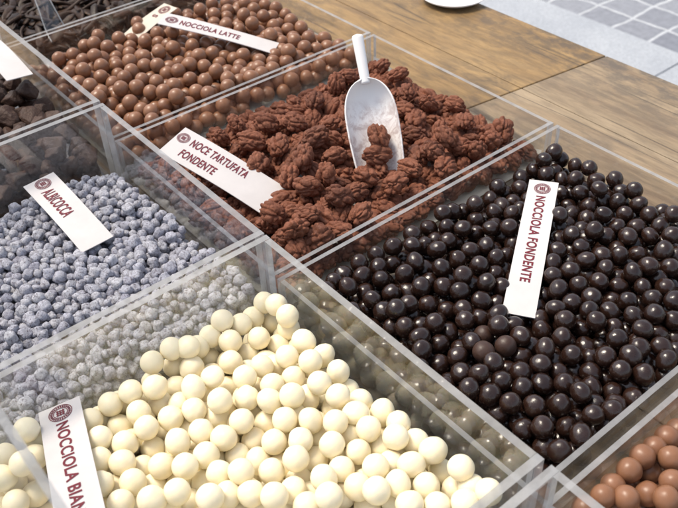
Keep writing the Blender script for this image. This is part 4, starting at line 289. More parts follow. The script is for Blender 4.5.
def tag(o, label=None, cat=None, group=None, kind=None):
    if label: o['label'] = label
    if cat: o['category'] = cat
    if group: o['group'] = group
    if kind: o['kind'] = kind
    return o

def link(name, me, mats, parent=None, loc=None, smooth=False):
    o = bpy.data.objects.new(name, me); COL.objects.link(o)
    if not isinstance(mats, (list, tuple)): mats = [mats]
    if not me.materials:
        for m in mats: me.materials.append(m)
    if parent: o.parent = parent
    if loc is not None: o.location = loc
    if smooth: me.shade_smooth()
    return o

def empty(name, loc):
    o = bpy.data.objects.new(name, None); COL.objects.link(o)
    o.location = loc; o.empty_display_size = .02
    return o

def mesh(name, verts, faces):
    me = bpy.data.meshes.new(name); me.from_pydata([tuple(v) for v in verts], [], faces); me.update()
    return me

def box_bm(bm, lo, hi, mi=0):
    x0, y0, z0 = lo; x1, y1, z1 = hi
    v = [bm.verts.new(V(*c)) for c in ((x0,y0,z0),(x1,y0,z0),(x1,y1,z0),(x0,y1,z0),(x0,y0,z1),(x1,y0,z1),(x1,y1,z1),(x0,y1,z1))]
    fs = []
    for idx in ((3,2,1,0),(4,5,6,7),(0,1,5,4),(1,2,6,5),(2,3,7,6),(3,0,4,7)):
        f = bm.faces.new([v[i] for i in idx]); f.material_index = mi; fs.append(f)
    return fs      # bottom, top, -y, +x, +y, -x

def bm_mesh(bm, name):
    me = bpy.data.meshes.new(name); bm.to_mesh(me); bm.free(); return me

# ------------------------------------------------------------------ materials
def new_mat(name):
    m = bpy.data.materials.new(name); m.use_nodes = True
    nt = m.node_tree; nt.nodes.clear()
    out = nt.nodes.new('ShaderNodeOutputMaterial')
    return m, nt, out

def N(nt, typ, **kw):
    n = nt.nodes.new(typ)
    for k, v in kw.items():
        if k in n.inputs.keys(): n.inputs[k].default_value = v
        else: setattr(n, k, v)
    return n

def ramp(nt, src, stops, interp='LINEAR'):
    r = nt.nodes.new('ShaderNodeValToRGB'); r.color_ramp.interpolation = interp
    els = r.color_ramp.elements
    while len(els) < len(stops): els.new(.5)
    for e, (p, c) in zip(els, stops):
        e.position = p; e.color = (c[0], c[1], c[2], 1) if not isinstance(c, (int, float)) else (c, c, c, 1)
    nt.links.new(src, r.inputs[0]); return r

def mixc(nt, fac, a, b, blend='MIX'):
    m = nt.nodes.new('ShaderNodeMix'); m.data_type = 'RGBA'; m.blend_type = blend
    for sock, val in ((m.inputs[0], fac), (m.inputs[6], a), (m.inputs[7], b)):
        if hasattr(val, 'links'): nt.links.new(val, sock)
        elif isinstance(val, (int, float)): sock.default_value = val
        else: sock.default_value = (*val, 1)
    return m.outputs[2]

def coords(nt, scale=(1, 1, 1), kind='Object', rand=False):
    tc = nt.nodes.new('ShaderNodeTexCoord'); mp = nt.nodes.new('ShaderNodeMapping')
    nt.links.new(tc.outputs[kind], mp.inputs[0]); mp.inputs['Scale'].default_value = scale
    if rand:
        oi = nt.nodes.new('ShaderNodeObjectInfo'); mul = nt.nodes.new('ShaderNodeMath'); mul.operation = 'MULTIPLY'
        mul.inputs[1].default_value = 37.0; nt.links.new(oi.outputs['Random'], mul.inputs[0])
        cb = nt.nodes.new('ShaderNodeCombineXYZ')
        for i in range(3): nt.links.new(mul.outputs[0], cb.inputs[i])
        nt.links.new(cb.outputs[0], mp.inputs['Location'])
    return mp.outputs[0]

def noise_tex(nt, vec, scale, detail=4, rough=.55, dist=0):
    n = nt.nodes.new('ShaderNodeTexNoise'); nt.links.new(vec, n.inputs['Vector'])
    n.inputs['Scale'].default_value = scale; n.inputs['Detail'].default_value = detail
    n.inputs['Roughness'].default_value = rough; n.inputs['Distortion'].default_value = dist
    return n.outputs[0]

def bump(nt, h, strength, dist):
    b = nt.nodes.new('ShaderNodeBump'); b.inputs['Strength'].default_value = strength; b.inputs['Distance'].default_value = dist
    nt.links.new(h, b.inputs['Height']); return b.outputs[0]

def confection(name, cols, rough, rough2=None, bumpd=.0, bscale=3, sss=0, sheen=0, spec=.5, patch=None, coat=0, blot=.08, heap=0):
    """coated sweet: colour varies a little from piece to piece and in soft blotches on each piece"""
    m, nt, out = new_mat(name)
    p = N(nt, 'ShaderNodeBsdfPrincipled'); nt.links.new(p.outputs[0], out.inputs[0])
    if heap:      # one mesh of many pieces: vary island by island, texture at the size of one piece
        oi = nt.nodes.new('ShaderNodeNewGeometry'); vec = coords(nt, (1 / heap,) * 3); rv = oi.outputs['Random Per Island']
    else:
        oi = nt.nodes.new('ShaderNodeObjectInfo'); vec = coords(nt, rand=True); rv = oi.outputs['Random']
    base = ramp(nt, rv, [(i / (len(cols) - 1), c) for i, c in enumerate(cols)]).outputs[0]
    n1 = noise_tex(nt, vec, 1.3, 3)
    sh = ramp(nt, n1, [(.3, 1 - blot), (.7, 1 + blot)]).outputs[0]
    col = mixc(nt, 1.0, base, sh, 'MULTIPLY')
    if patch:
        n2 = noise_tex(nt, vec, patch[1], 5, .65)
        f = ramp(nt, n2, [(patch[2], 0), (patch[3], 1)]).outputs[0]
        col = mixc(nt, f, col, patch[0])
    nt.links.new(col, p.inputs['Base Color'])
    n3 = noise_tex(nt, vec, 2.2, 3)
    rr = ramp(nt, n3, [(.3, rough), (.7, rough2 or rough)]).outputs[0]
    nt.links.new(rr, p.inputs['Roughness'])
    p.inputs['Specular IOR Level'].default_value = spec
    if coat: p.inputs['Coat Weight'].default_value = coat; p.inputs['Coat Roughness'].default_value = .12
    if sss:
        p.inputs['Subsurface Weight'].default_value = sss; p.inputs['Subsurface Radius'].default_value = (.004, .0026, .0012)
        p.inputs['Subsurface Scale'].default_value = 1.0
    if sheen: p.inputs['Sheen Weight'].default_value = sheen; p.inputs['Sheen Roughness'].default_value = .5
    if bumpd:
        h = noise_tex(nt, vec, bscale, 5, .6)
        nt.links.new(bump(nt, h, 1.0, bumpd), p.inputs['Normal'])
    return m

M = {}
def both(key, r, *a, **k):
    k['bumpd'] = a[4] if len(a) > 4 else 0
    M[key] = confection(*a[:4], *a[4:], **{q: v for q, v in k.items() if q != 'bumpd'})
    M[key + '_heap'] = confection(a[0] + '_heap', *a[1:4], *a[4:], heap=r * S, **{q: v for q, v in k.items() if q != 'bumpd'})
both('white', 0.0316, 'white_chocolate', [(.87, .762, .53), (.89, .80, .585), (.875, .78, .55)], .38, .5, .00015, 2.2, sss=.18, spec=.4, blot=.02, patch=((.84, .70, .46), 1.2, .66, .85))
both('milk', 0.032, 'milk_chocolate', [(.205, .092, .048), (.255, .120, .064), (.228, .106, .055)], .30, .42, .0001, 2.0, spec=.45, blot=.05)
both('dark', 0.0287, 'dark_chocolate', [(.017, .0074, .0050), (.027, .012, .008), (.021, .0094, .0064)], .17, .29, .0003, 1.6, spec=.6, blot=.12)
M['bloom'] = confection('dull_dark_chocolate', [(.045, .022, .015), (.052, .027, .019)], .38, .5, .0003, 2, spec=.4)
M['walnut'] = confection('cocoa_dusted_walnut', [(.15, .050, .026), (.20, .070, .037), (.115, .039, .021)], .55, .75, .0008, 7, spec=.3, patch=((.34, .13, .068), 3.4, .52, .8), blot=.16)
both('apricot', 0.018, 'sugared_apricot', [(.50, .505, .585), (.60, .60, .65), (.42, .42, .50)], .75, .9, .002, 6, spec=.2, patch=((.14, .115, .135), 3.0, .50, .68), blot=.22)
both('slice', 0.046, 'dark_peel', [(.016, .008, .005), (.038, .019, .011), (.025, .0125, .008)], .42, .6, .0006, 2.5, spec=.22, patch=((.10, .045, .02), 1.6, .56, .74))
M['chunk'] = confection('brown_chunk', [(.034, .016, .010), (.06, .028, .017), (.044, .021, .013)], .4, .6, .0014, 5, spec=.35, patch=((.14, .075, .045), 1.7, .58, .8))

def clear_mat(name, tint, haze, rough=.02):
    """clear acrylic sheet: what lies behind, a mirror image that grows at grazing angles, a trace of dust"""
    m, nt, out = new_mat(name)
    lw = nt.nodes.new('ShaderNodeLayerWeight'); lw.inputs[0].default_value = .5
    pw = N(nt, 'ShaderNodeMath', operation='POWER'); nt.links.new(lw.outputs['Facing'], pw.inputs[0]); pw.inputs[1].default_value = 4.4
    ma = N(nt, 'ShaderNodeMath', operation='MULTIPLY_ADD'); nt.links.new(pw.outputs[0], ma.inputs[0]); ma.inputs[1].default_value = .9; ma.inputs[2].default_value = .04
    tr = N(nt, 'ShaderNodeBsdfTransparent'); tr.inputs[0].default_value = (*tint, 1)
    gl = N(nt, 'ShaderNodeBsdfGlossy'); gl.inputs[0].default_value = (1, 1, 1, 1); gl.inputs['Roughness'].default_value = rough
    df = N(nt, 'ShaderNodeBsdfDiffuse'); df.inputs[0].default_value = (.75, .77, .8, 1)
    vec = coords(nt, (1, 1, 1))
    sm = ramp(nt, noise_tex(nt, vec, 14, 6, .7), [(.35, haze * .4), (.8, haze * 2.2)]).outputs[0]
    m1 = N(nt, 'ShaderNodeMixShader'); nt.links.new(sm, m1.inputs[0]); nt.links.new(tr.outputs[0], m1.inputs[1]); nt.links.new(df.outputs[0], m1.inputs[2])
    m2 = N(nt, 'ShaderNodeMixShader'); nt.links.new(ma.outputs[0], m2.inputs[0]); nt.links.new(m1.outputs[0], m2.inputs[1]); nt.links.new(gl.outputs[0], m2.inputs[2])
    nt.links.new(m2.outputs[0], out.inputs[0]); return m

def edge_mat(name, col, solid):
    """sawn acrylic edge: greyish, half see-through, with saw marks"""
    m, nt, out = new_mat(name)
    p = N(nt, 'ShaderNodeBsdfPrincipled'); p.inputs['Roughness'].default_value = .38
    vec = coords(nt, (1, 1, 1))
    c = ramp(nt, noise_tex(nt, vec, 60, 5, .7), [(.3, tuple(k * .82 for k in col)), (.7, tuple(min(1, k * 1.15) for k in col))]).outputs[0]
    nt.links.new(c, p.inputs['Base Color'])
    tr = N(nt, 'ShaderNodeBsdfTransparent'); tr.inputs[0].default_value = (.95, .97, 1, 1)
    tl = N(nt, 'ShaderNodeBsdfTranslucent'); nt.links.new(c, tl.inputs[0])
    pt = N(nt, 'ShaderNodeMixShader'); pt.inputs[0].default_value = .45; nt.links.new(p.outputs[0], pt.inputs[1]); nt.links.new(tl.outputs[0], pt.inputs[2])
    mx = N(nt, 'ShaderNodeMixShader')
    f = ramp(nt, noise_tex(nt, vec, 25, 4), [(.3, solid - .1), (.7, solid + .12)]).outputs[0]
    nt.links.new(f, mx.inputs[0]); nt.links.new(tr.outputs[0], mx.inputs[1]); nt.links.new(pt.outputs[0], mx.inputs[2])
    nt.links.new(mx.outputs[0], out.inputs[0]); return m

M['clear'] = clear_mat('clear_acrylic', (.975, .978, .977), .004)
M['edge'] = edge_mat('sawn_acrylic_edge', (.56, .56, .565), .66)

def simple(name, col, rough=.6, nscale=None, var=.1, bumpd=0, bs=40, spec=.4):
    m, nt, out = new_mat(name)
    p = N(nt, 'ShaderNodeBsdfPrincipled'); nt.links.new(p.outputs[0], out.inputs[0])
    p.inputs['Roughness'].default_value = rough; p.inputs['Specular IOR Level'].default_value = spec
    vec = coords(nt)
    if nscale:
        c = ramp(nt, noise_tex(nt, vec, nscale, 5, .6), [(.3, tuple(k * (1 - var) for k in col)), (.7, tuple(min(1, k * (1 + var)) for k in col))]).outputs[0]
        nt.links.new(c, p.inputs['Base Color'])
    else: p.inputs['Base Color'].default_value = (*col, 1)
    if bumpd: nt.links.new(bump(nt, noise_tex(nt, vec, bs, 5), 1, bumpd), p.inputs['Normal'])
    return m

M['paper'] = simple('card_paper', (.57, .54, .53), .75, 50, .045, .0002, 120, .2)
M['kraft'] = simple('old_card_paper', (.58, .52, .44), .75, 60, .04, 0, 40, .2)
M['ink'] = simple('maroon_ink', (.15, .022, .032), .6, None, spec=.2)
M['purple'] = simple('purple_ink', (.13, .045, .12), .6, None, spec=.2)
M['liner'] = simple('white_liner', (.66, .65, .61), .7, 20, .06)
M['dish'] = simple('white_plate', (.78, .77, .76), .4)

def plastic_scoop():
    m, nt, out = new_mat('white_plastic_with_cocoa')
    p = N(nt, 'ShaderNodeBsdfPrincipled'); nt.links.new(p.outputs[0], out.inputs[0])
    vec = coords(nt)
    sep = nt.nodes.new('ShaderNodeSeparateXYZ'); nt.links.new(vec, sep.inputs[0])
    a = noise_tex(nt, vec, 70, 6, .7, .6)
    f = ramp(nt, a, [(.47, 0), (.60, 1)]).outputs[0]
    b = ramp(nt, noise_tex(nt, vec, 230, 5, .7), [(.52, 0), (.66, .8)]).outputs[0]
    mx = N(nt, 'ShaderNodeMath', operation='MAXIMUM'); nt.links.new(f, mx.inputs[0]); nt.links.new(b, mx.inputs[1])
    # the smears lie where walnuts slid: on the blade, not on the handle
    zz = ramp(nt, sep.outputs[2], [(.0, .75), (.062, .55), (.074, 0)]).outputs[0]
    mu = N(nt, 'ShaderNodeMath', operation='MULTIPLY'); nt.links.new(mx.outputs[0], mu.inputs[0]); nt.links.new(zz, mu.inputs[1])
    sc_ = N(nt, 'ShaderNodeMath', operation='MULTIPLY'); nt.links.new(mu.outputs[0], sc_.inputs[0]); sc_.inputs[1].default_value = .85
    col = mixc(nt, sc_.outputs[0], (.86, .83, .81), (.30, .17, .15))
    nt.links.new(col, p.inputs['Base Color']); p.inputs['Roughness'].default_value = .35
    p.inputs['Subsurface Weight'].default_value = .1; p.inputs['Subsurface Radius'].default_value = (.004, .004, .004)
    return m
M['scoop'] = plastic_scoop()

def wood(name, c0, c1, c2, stain):
    """old bare boards: grain along X, board joints, cracks, grey stains"""
    m, nt, out = new_mat(name)
    p = N(nt, 'ShaderNodeBsdfPrincipled'); nt.links.new(p.outputs[0], out.inputs[0])
    v1 = coords(nt, (4, 30, 30)); v2 = coords(nt, (30, 190, 190)); v3 = coords(nt, (1, 1, 1)); v4 = coords(nt, (11, 24, 24))
    g1 = noise_tex(nt, v1, 1, 6, .62, .5); g2 = noise_tex(nt, v2, 1, 4, .6, .2)
    col = ramp(nt, g1, [(.30, c0), (.5, c1), (.72, c2)]).outputs[0]
    fine = ramp(nt, g2, [(.32, .74), (.62, 1.1)]).outputs[0]
    col = mixc(nt, 1, col, fine, 'MULTIPLY')
    st = ramp(nt, noise_tex(nt, v4, 1.7, 6, .7, .4), [(.46, 0), (.66, .8)]).outputs[0]
    big = ramp(nt, noise_tex(nt, v3, 5.5, 4, .6), [(.36, .12), (.60, 1)]).outputs[0]
    stf = N(nt, 'ShaderNodeMath', operation='MULTIPLY'); nt.links.new(st, stf.inputs[0]); nt.links.new(big, stf.inputs[1])
    sep = nt.nodes.new('ShaderNodeSeparateXYZ'); nt.links.new(v3, sep.inputs[0])
    wear = ramp(nt, sep.outputs[1], [(.40, 0), (.515, .85)]).outputs[0]      # the street edge is worn and weathered dark
    mot = ramp(nt, noise_tex(nt, coords(nt, (30, 50, 50)), 1.3, 6, .7), [(.42, 0), (.58, 1)]).outputs[0]
    wm = N(nt, 'ShaderNodeMath', operation='MULTIPLY'); nt.links.new(wear, wm.inputs[0]); nt.links.new(mot, wm.inputs[1])
    tot = N(nt, 'ShaderNodeMath', operation='MAXIMUM'); nt.links.new(stf.outputs[0], tot.inputs[0]); nt.links.new(wm.outputs[0], tot.inputs[1])
    col = mixc(nt, tot.outputs[0], col, stain)
    # long thin cracks
    v5 = coords(nt, (1.6, 30, 30))
    cr = noise_tex(nt, v5, 1.0, 2, .4, .3)
    cm = ramp(nt, cr, [(.475, 0), (.5, 1), (.525, 0)]).outputs[0]
    gate = ramp(nt, noise_tex(nt, coords(nt, (3, 7, 7)), 2.3, 3), [(.47, 0), (.57, .8)]).outputs[0]
    cf = N(nt, 'ShaderNodeMath', operation='MULTIPLY'); nt.links.new(cm, cf.inputs[0]); nt.links.new(gate, cf.inputs[1])
    col = mixc(nt, cf.outputs[0], col, (.05, .036, .024))
    nt.links.new(col, p.inputs['Base Color'])
    rg = ramp(nt, g1, [(.3, .42), (.7, .6)]).outputs[0]; nt.links.new(rg, p.inputs['Roughness'])
    p.inputs['Specular IOR Level'].default_value = .4
    h = N(nt, 'ShaderNodeMath', operation='SUBTRACT'); nt.links.new(g2, h.inputs[0]); nt.links.new(cf.outputs[0], h.inputs[1])
    nt.links.new(bump(nt, h.outputs[0], .6, .0006), p.inputs['Normal'])
    return m
M['wood_warm'] = wood('warm_old_board', (.20, .12, .048), (.29, .18, .073), (.36, .235, .105), (.10, .072, .046))
M['wood_grey'] = wood('grey_old_board', (.185, .125, .075), (.28, .205, .125), (.36, .275, .18), (.115, .092, .07))
M['leg'] = simple('table_leg_wood', (.22, .15, .09), .6, 30, .2)

def stone(name, c0, c1, sc1, speck):
    m, nt, out = new_mat(name)
    p = N(nt, 'ShaderNodeBsdfPrincipled'); nt.links.new(p.outputs[0], out.inputs[0])
    v = coords(nt)
    col = ramp(nt, noise_tex(nt, v, sc1, 6, .65), [(.3, c0), (.7, c1)]).outputs[0]
    f = ramp(nt, noise_tex(nt, v, 120, 3, .8), [(.35, 1 - speck), (.65, 1 + speck)]).outputs[0]
    col = mixc(nt, 1, col, f, 'MULTIPLY')
    nt.links.new(col, p.inputs['Base Color']); p.inputs['Roughness'].default_value = .8
    nt.links.new(bump(nt, noise_tex(nt, v, 60, 6), .8, .004), p.inputs['Normal'])
    return m
M['granite'] = stone('pale_granite_strip', (.31, .33, .365), (.39, .41, .44), 5, .12)

def setts():
    m, nt, out = new_mat('grey_setts')
    p = N(nt, 'ShaderNodeBsdfPrincipled'); nt.links.new(p.outputs[0], out.inputs[0])
    v = coords(nt)
    wob = nt.nodes.new('ShaderNodeVectorMath'); wob.operation = 'MULTIPLY_ADD'
    nz = nt.nodes.new('ShaderNodeTexNoise'); nz.inputs['Scale'].default_value = 9; nt.links.new(v, nz.inputs['Vector'])
    nt.links.new(nz.outputs['Color'], wob.inputs[0]); wob.inputs[1].default_value = (.03, .03, 0); nt.links.new(v, wob.inputs[2])
    br = nt.nodes.new('ShaderNodeTexBrick'); br.offset = .0; br.squash = 1; nt.links.new(wob.outputs[0], br.inputs['Vector'])
    br.inputs['Scale'].default_value = 1; br.inputs['Brick Width'].default_value = .1305; br.inputs['Row Height'].default_value = .122
    br.inputs['Mortar Size'].default_value = .0062; br.inputs['Mortar Smooth'].default_value = .25
    br.inputs['Color1'].default_value = (.18, .19, .222, 1); br.inputs['Color2'].default_value = (.25, .26, .29, 1)
    br.inputs['Mortar'].default_value = (.44, .455, .48, 1)
    f = ramp(nt, noise_tex(nt, v, 45, 5, .7), [(.3, .82), (.7, 1.18)]).outputs[0]
    nt.links.new(mixc(nt, 1, br.outputs[0], f, 'MULTIPLY'), p.inputs['Base Color']); p.inputs['Roughness'].default_value = .7
    h = N(nt, 'ShaderNodeMath', operation='SUBTRACT'); nt.links.new(noise_tex(nt, v, 30, 5), h.inputs[0]); nt.links.new(br.outputs[1], h.inputs[1])
    nt.links.new(bump(nt, h.outputs[0], .7, .006), p.inputs['Normal'])
    return m
M['setts'] = setts()

# ------------------------------------------------------------------ ground
GZ = -3.36
def sheet(name, x0, x1, y0, y1, z, mat):
    o = link(name, mesh(name, [V(x0-x0, y0-y0, 0), V(x1-x0, 0, 0), V(x1-x0, y1-y0, 0), V(0, y1-y0, 0)], [(0, 1, 2, 3)]), mat, loc=V(x0, y0, z))
    return tag(o, kind='structure')
tag(sheet('pavement', -2.98 - .522 * 220, 150, 7.82 - .488 * 200, 160, GZ - .016, M['setts']),
    'grey stone setts with pale mortar joints beyond the granite strip', 'pavement')
bm = bmesh.new()
for x0, x1 in ((-14, -9.0), (-8.98, -2.99), (-2.97, 3.0), (3.02, 9)):
    box_bm(bm, (x0, 2.6, GZ - .02), (x1, 7.82, GZ))
tag(link('granite_path', bm_mesh(bm, 'granite_path'), M['granite']), 'pale granite strip of paving along the table edge', 'path', kind='structure')

# ------------------------------------------------------------------ table
TZ = -.36
tb = empty('market_table', V(0, 0, GZ))
tag(tb, 'old wooden market table of two bare worn boarded tops under the clear bins', 'table')
def top_panel(x0, x1, mat, slant):
    bm = bmesh.new()
    ys = [-2.4, -1.85, -1.2, -.62, -.05, .55, 1.12, 1.62, 2.112]
    for a, b in zip(ys[:-1], ys[1:]):
        fs = box_bm(bm, (x0, a + .0025, TZ - .12), (x1, b - .0025, TZ))
        for v in {v for f in fs for v in f.verts}:
            if abs(v.co.x / S - slant) < .01: v.co.x += .13 * (v.co.y - 1.85 * S)
    bmesh.ops.bevel(bm, geom=[e for e in bm.edges], offset=.0007, segments=1, affect='EDGES')
    me = bm_mesh(bm, 'tabletop'); me.transform(Matrix.Translation(-V(0, 0, GZ)))
    return link('tabletop', me, mat, tb)
top_panel(-6.0, -.437, M['wood_warm'], -.437); top_panel(-.432, 4.0, M['wood_grey'], -.432)
for x in (-5.7, -.6, -.25, 3.7):
    for y in (-2.1, 1.8):
        bm = bmesh.new(); box_bm(bm, (x - .12, y - .12, GZ + .002), (x + .12, y + .12, TZ - .121))
        me = bm_mesh(bm, 'leg'); me.transform(Matrix.Translation(-V(0, 0, GZ))); link('leg', me, M['leg'], tb)

# ------------------------------------------------------------------ clear bins
WT = .021
def bin_(x0, x1, y0, y1, z0, z1, label, group, liner=None):
    WT = .0145 if z1 < -.1 else .020
    cx, cy = (x0 + x1) / 2, (y0 + y1) / 2
    b = empty('display_bin', V(cx, cy, z0)); tag(b, label, 'bin', group)
    g = .0012
    def panel(name, lo, hi, edges):
        bm = bmesh.new()
        lo = (lo[0] - cx, lo[1] - cy, lo[2] - z0); hi = (hi[0] - cx, hi[1] - cy, hi[2] - z0)
        fs = box_bm(bm, lo, hi)
        for i in edges: fs[i].material_index = 1
        return link(name, bm_mesh(bm, name), [M['clear'], M['edge']], b)
    zb = z0 + .004
    panel('side_panel', (x0, y0, zb), (x0 + WT, y1, z1), (0, 1, 2, 4))
    panel('side_panel', (x1 - WT, y0, zb), (x1, y1, z1), (0, 1, 2, 4))
    panel('end_panel', (x0 + WT + g, y0, zb), (x1 - WT - g, y0 + WT, z1 - .0006), (0, 1, 3, 5))
    panel('end_panel', (x0 + WT + g, y1 - WT, zb), (x1 - WT - g, y1, z1 - .0006), (0, 1, 3, 5))
    panel('base_panel', (x0 + WT + g, y0 + WT + g, zb), (x1 - WT - g, y1 - WT - g, zb + .015), (2, 3, 4, 5))
    if liner:
        # white sheet on the base, its far edge turned up the wall in places
        lx0, lx1 = x0 + WT + .006, x1 - WT - .006
        vs, fsx = [], []
        n = 40
        for i in range(n + 1):
            x = lx0 + (lx1 - lx0) * i / n - cx
            up = .016 + liner * max(0, noise.noise(Vector((x * 3.1 + cx * 7, 1.7, 0))) + .25) + .006 * noise.noise(Vector((x * 23, 4, 1)))
            for (y, z) in ((y0 + WT + .006, zb + .0165), (y1 - WT - .03, zb + .0165), (y1 - WT - .012, zb + .02), (y1 - WT - .005, zb + .02 + max(.004, up))):
                vs.append(V(x, y - cy, z - z0))
        for i in range(n):
            for k in range(3):
                a = i * 4 + k; fsx.append((a, a + 4, a + 5, a + 1))
        link('paper_liner', mesh('paper_liner', vs, fsx), M['liner'], b, smooth=True)
    return b
B0 = TZ + .0005
GB = 'clear acrylic bins of sweets'
bin_(-2.98, -2.005, .012, 1.245, B0, -.17, 'low clear bin holding the dark chocolate peel strips', GB, .05)
bin_(-1.985, -1.003, .012, 1.245, B0, -.17, 'low clear bin holding the milk chocolate balls beside the strips of peel', GB, .085)
bin_(-.985, -.008, .012, 1.245, B0, -.17, 'low clear bin holding cocoa dusted walnuts and the white scoop', GB, .085)
bin_(.008, .962, .012, 1.245, B0, -.17, 'low clear bin holding the glossy dark chocolate balls', GB)
bin_(.992, 1.95, .012, 1.245, B0, -.17, 'low clear bin holding the second lot of milk chocolate balls, next to the dark balls', GB)
bin_(-1.95, -.985, -1.008, -.004, B0, 0, 'tall clear bin holding rough dark brown chunks', GB)
bin_(-.966, -.005, -1.008, -.004, B0, 0, 'tall clear bin holding powdery blue grey apricot cubes', GB)
bin_(.003, .985, -1.008, -.004, B0, 0, 'tall clear bin holding the white chocolate balls', GB)
bin_(1.003, 1.95, -1.008, -.004, B0, 0, 'tall clear bin with its corner next to the white balls and the dark balls', GB)

# leaning clear guard along the seller's side, its top edge close to the lens
gp = bmesh.new()
L0, L1 = -1.2, 1.9
ea, eb = Vector((-.86, .46)), Vector((-1.62, -.354))
dirv = (eb - ea).normalized(); nv = Vector((-dirv.y, dirv.x)) * .011
pts = [ea + nv, ea - nv, eb - nv, eb + nv]
vv = [[gp.verts.new(V(x, p.x, p.y + (.006 if i > 1 else 0))) for i, p in enumerate(pts)] for x in (L0, L1)]
for i in range(4):
    f = gp.faces.new((vv[0][i], vv[0][(i + 1) % 4], vv[1][(i + 1) % 4], vv[1][i])); f.material_index = 1 if i in (0, 2) else 0
f = gp.faces.new(vv[0][::-1]); f.material_index = 1
f = gp.faces.new(vv[1]); f.material_index = 1
gp.normal_update()
tag(link('guard_panel', bm_mesh(gp, 'guard_panel'), [M['clear'], M['edge']]), 'blurred edge of a leaning clear guard panel in front of the white balls', 'guard panel')

# ------------------------------------------------------------------ sweets
def ico(sub):
    bm = bmesh.new(); bmesh.ops.create_icosphere(bm, subdivisions=sub, radius=1)
    vs = [v.co.copy() for v in bm.verts]; fs = [tuple(v.index for v in f.verts) for f in bm.faces]; bm.free()
    return vs, fs
ICO = {k: ico(k) for k in (2, 3, 4, 5)}

def ball(seed, amp, el, sub=4, dent=0, nub=0):
    r = random.Random(seed); off = Vector((r.uniform(-50, 50), r.uniform(-50, 50), r.uniform(-50, 50)))
    vs, fs = ICO[sub]; out = []
    nd = Vector((r.gauss(0, 1), r.gauss(0, 1), r.gauss(0, 1))).normalized()
    for n in vs:
        k = 1 + amp * noise.noise(n * 1.1 + off) + amp * .35 * noise.noise(n * 2.6 + off)
        d = n.dot(nd)
        if dent and d > .55: k -= dent * (d - .55) ** 1.2
        if nub and d > .93: k += nub * (d - .93) / .07
        out.append(Vector((n.x * el[0], n.y * el[1], n.z * el[2])) * k)
    return out, fs

def walnut(seed, smooth_=0, sub=5):
    r = random.Random(seed); off = Vector((r.uniform(-50, 50), r.uniform(-50, 50), r.uniform(-50, 50)))
    ex, ey, ez = r.uniform(1.08, 1.25), r.uniform(.85, 1.0), r.uniform(.66, .82)
    vs, fs = ICO[sub]; out = []
    for n in vs:
        w = n + .22 * Vector((noise.noise(n * 2 + off), noise.noise(n * 2 + off + Vector((9, 0, 0))), noise.noise(n * 2 + off + Vector((0, 9, 0)))))
        q = Vector((w.x * 1.15, w.y * 1.55, w.z * 1.5)) * (.92 if not smooth_ else .8)
        d, _ = noise.voronoi(q + off)
        lump = math.sqrt(max(0.0, 1 - min(1.0, (d[0] / .9) ** 2)))
        ridge = min(1.0, (d[1] - d[0]) / .34)
        a = .46 if not smooth_ else .13
        k = 1 - a + a * (.6 * lump + .4 * ridge ** .6)
        k -= (.2 if not smooth_ else .06) * math.exp(-(n.y / .11) ** 2) * (.4 + .6 * max(0, n.z + .2))
        k += .03 * noise.noise(n * 7 + off) + .08 * noise.noise(n * 1.4 + off)
        out.append(Vector((n.x * ex, n.y * ey, n.z * ez)) * k)
    return out, fs

def cubelet(seed, sub=3):
    r = random.Random(seed); off = Vector((r.uniform(-50, 50), r.uniform(-50, 50), r.uniform(-50, 50)))
    e = [r.uniform(.85, 1.15) for _ in range(3)]
    vs, fs = ICO[sub]; out = []
    pw = r.uniform(2.7, 4.8)
    for n in vs:
        k = (abs(n.x) ** pw + abs(n.y) ** pw + abs(n.z) ** pw) ** (-1 / pw) * .86
        k *= 1 + .2 * noise.noise(n * 1.5 + off) + .09 * noise.noise(n * 4 + off)
        out.append(Vector((n.x * e[0], n.y * e[1], n.z * e[2])) * k)
    return out, fs

def chunk(seed, sub=4):
    r = random.Random(seed); off = Vector((r.uniform(-50, 50), r.uniform(-50, 50), r.uniform(-50, 50)))
    pl = [(Vector((r.gauss(0, 1), r.gauss(0, 1), r.gauss(0, 1))).normalized(), r.uniform(.62, .95)) for _ in range(13)]
    vs, fs = ICO[sub]; out = []
    for n in vs:
        k = 1.25
        for q, d in pl:
            c = n.dot(q)
            if c > .15: k = min(k, d / c)
        k *= 1 + .07 * noise.noise(n * 2.2 + off) + .04 * noise.noise(n * 6 + off)
        out.append(n * k)
    return out, fs

def strip(seed):
    """a candied peel strip: a bent, slightly twisted bar with rounded section"""
    r = random.Random(seed); off = Vector((r.uniform(-50, 50), 0, 0))
    nseg, ring = 18, 10; ln = r.uniform(3.0, 4.4); cur = r.uniform(-1.3, 1.3); w, h = r.uniform(.36, .56), r.uniform(.12, .2)
    vs, fs = [], []
    for i in range(nseg + 1):
        t = i / nseg; s = (t - .5) * ln; a = cur * (t - .5) * 2
        c = Vector((s, cur * .9 * (t - .5) ** 2 * 4 - cur * .4, .25 * math.sin(t * 3 + seed)))
        tap = min(1, (min(t, 1 - t) * 7 + .08)) ** .5
        tw = .5 * math.sin(t * 2.3 + seed)
        for k in range(ring):
            u = 2 * math.pi * k / ring
            p = Vector((0, w * math.copysign(abs(math.cos(u)) ** .7, math.cos(u)), h * math.copysign(abs(math.sin(u)) ** .7, math.sin(u)))) * tap
            p.rotate(Euler((tw, 0, a)))
            p *= 1 + .22 * noise.noise(Vector((t * 5, math.cos(u), math.sin(u))) + off)
            vs.append(c + p)
    for i in range(nseg):
        for k in range(ring):
            a, b = i * ring + k, i * ring + (k + 1) % ring
            fs.append((a, b, b + ring, a + ring))
    fs.append(tuple(range(ring))[::-1]); fs.append(tuple(range(nseg * ring, nseg * ring + ring)))
    return vs, fs

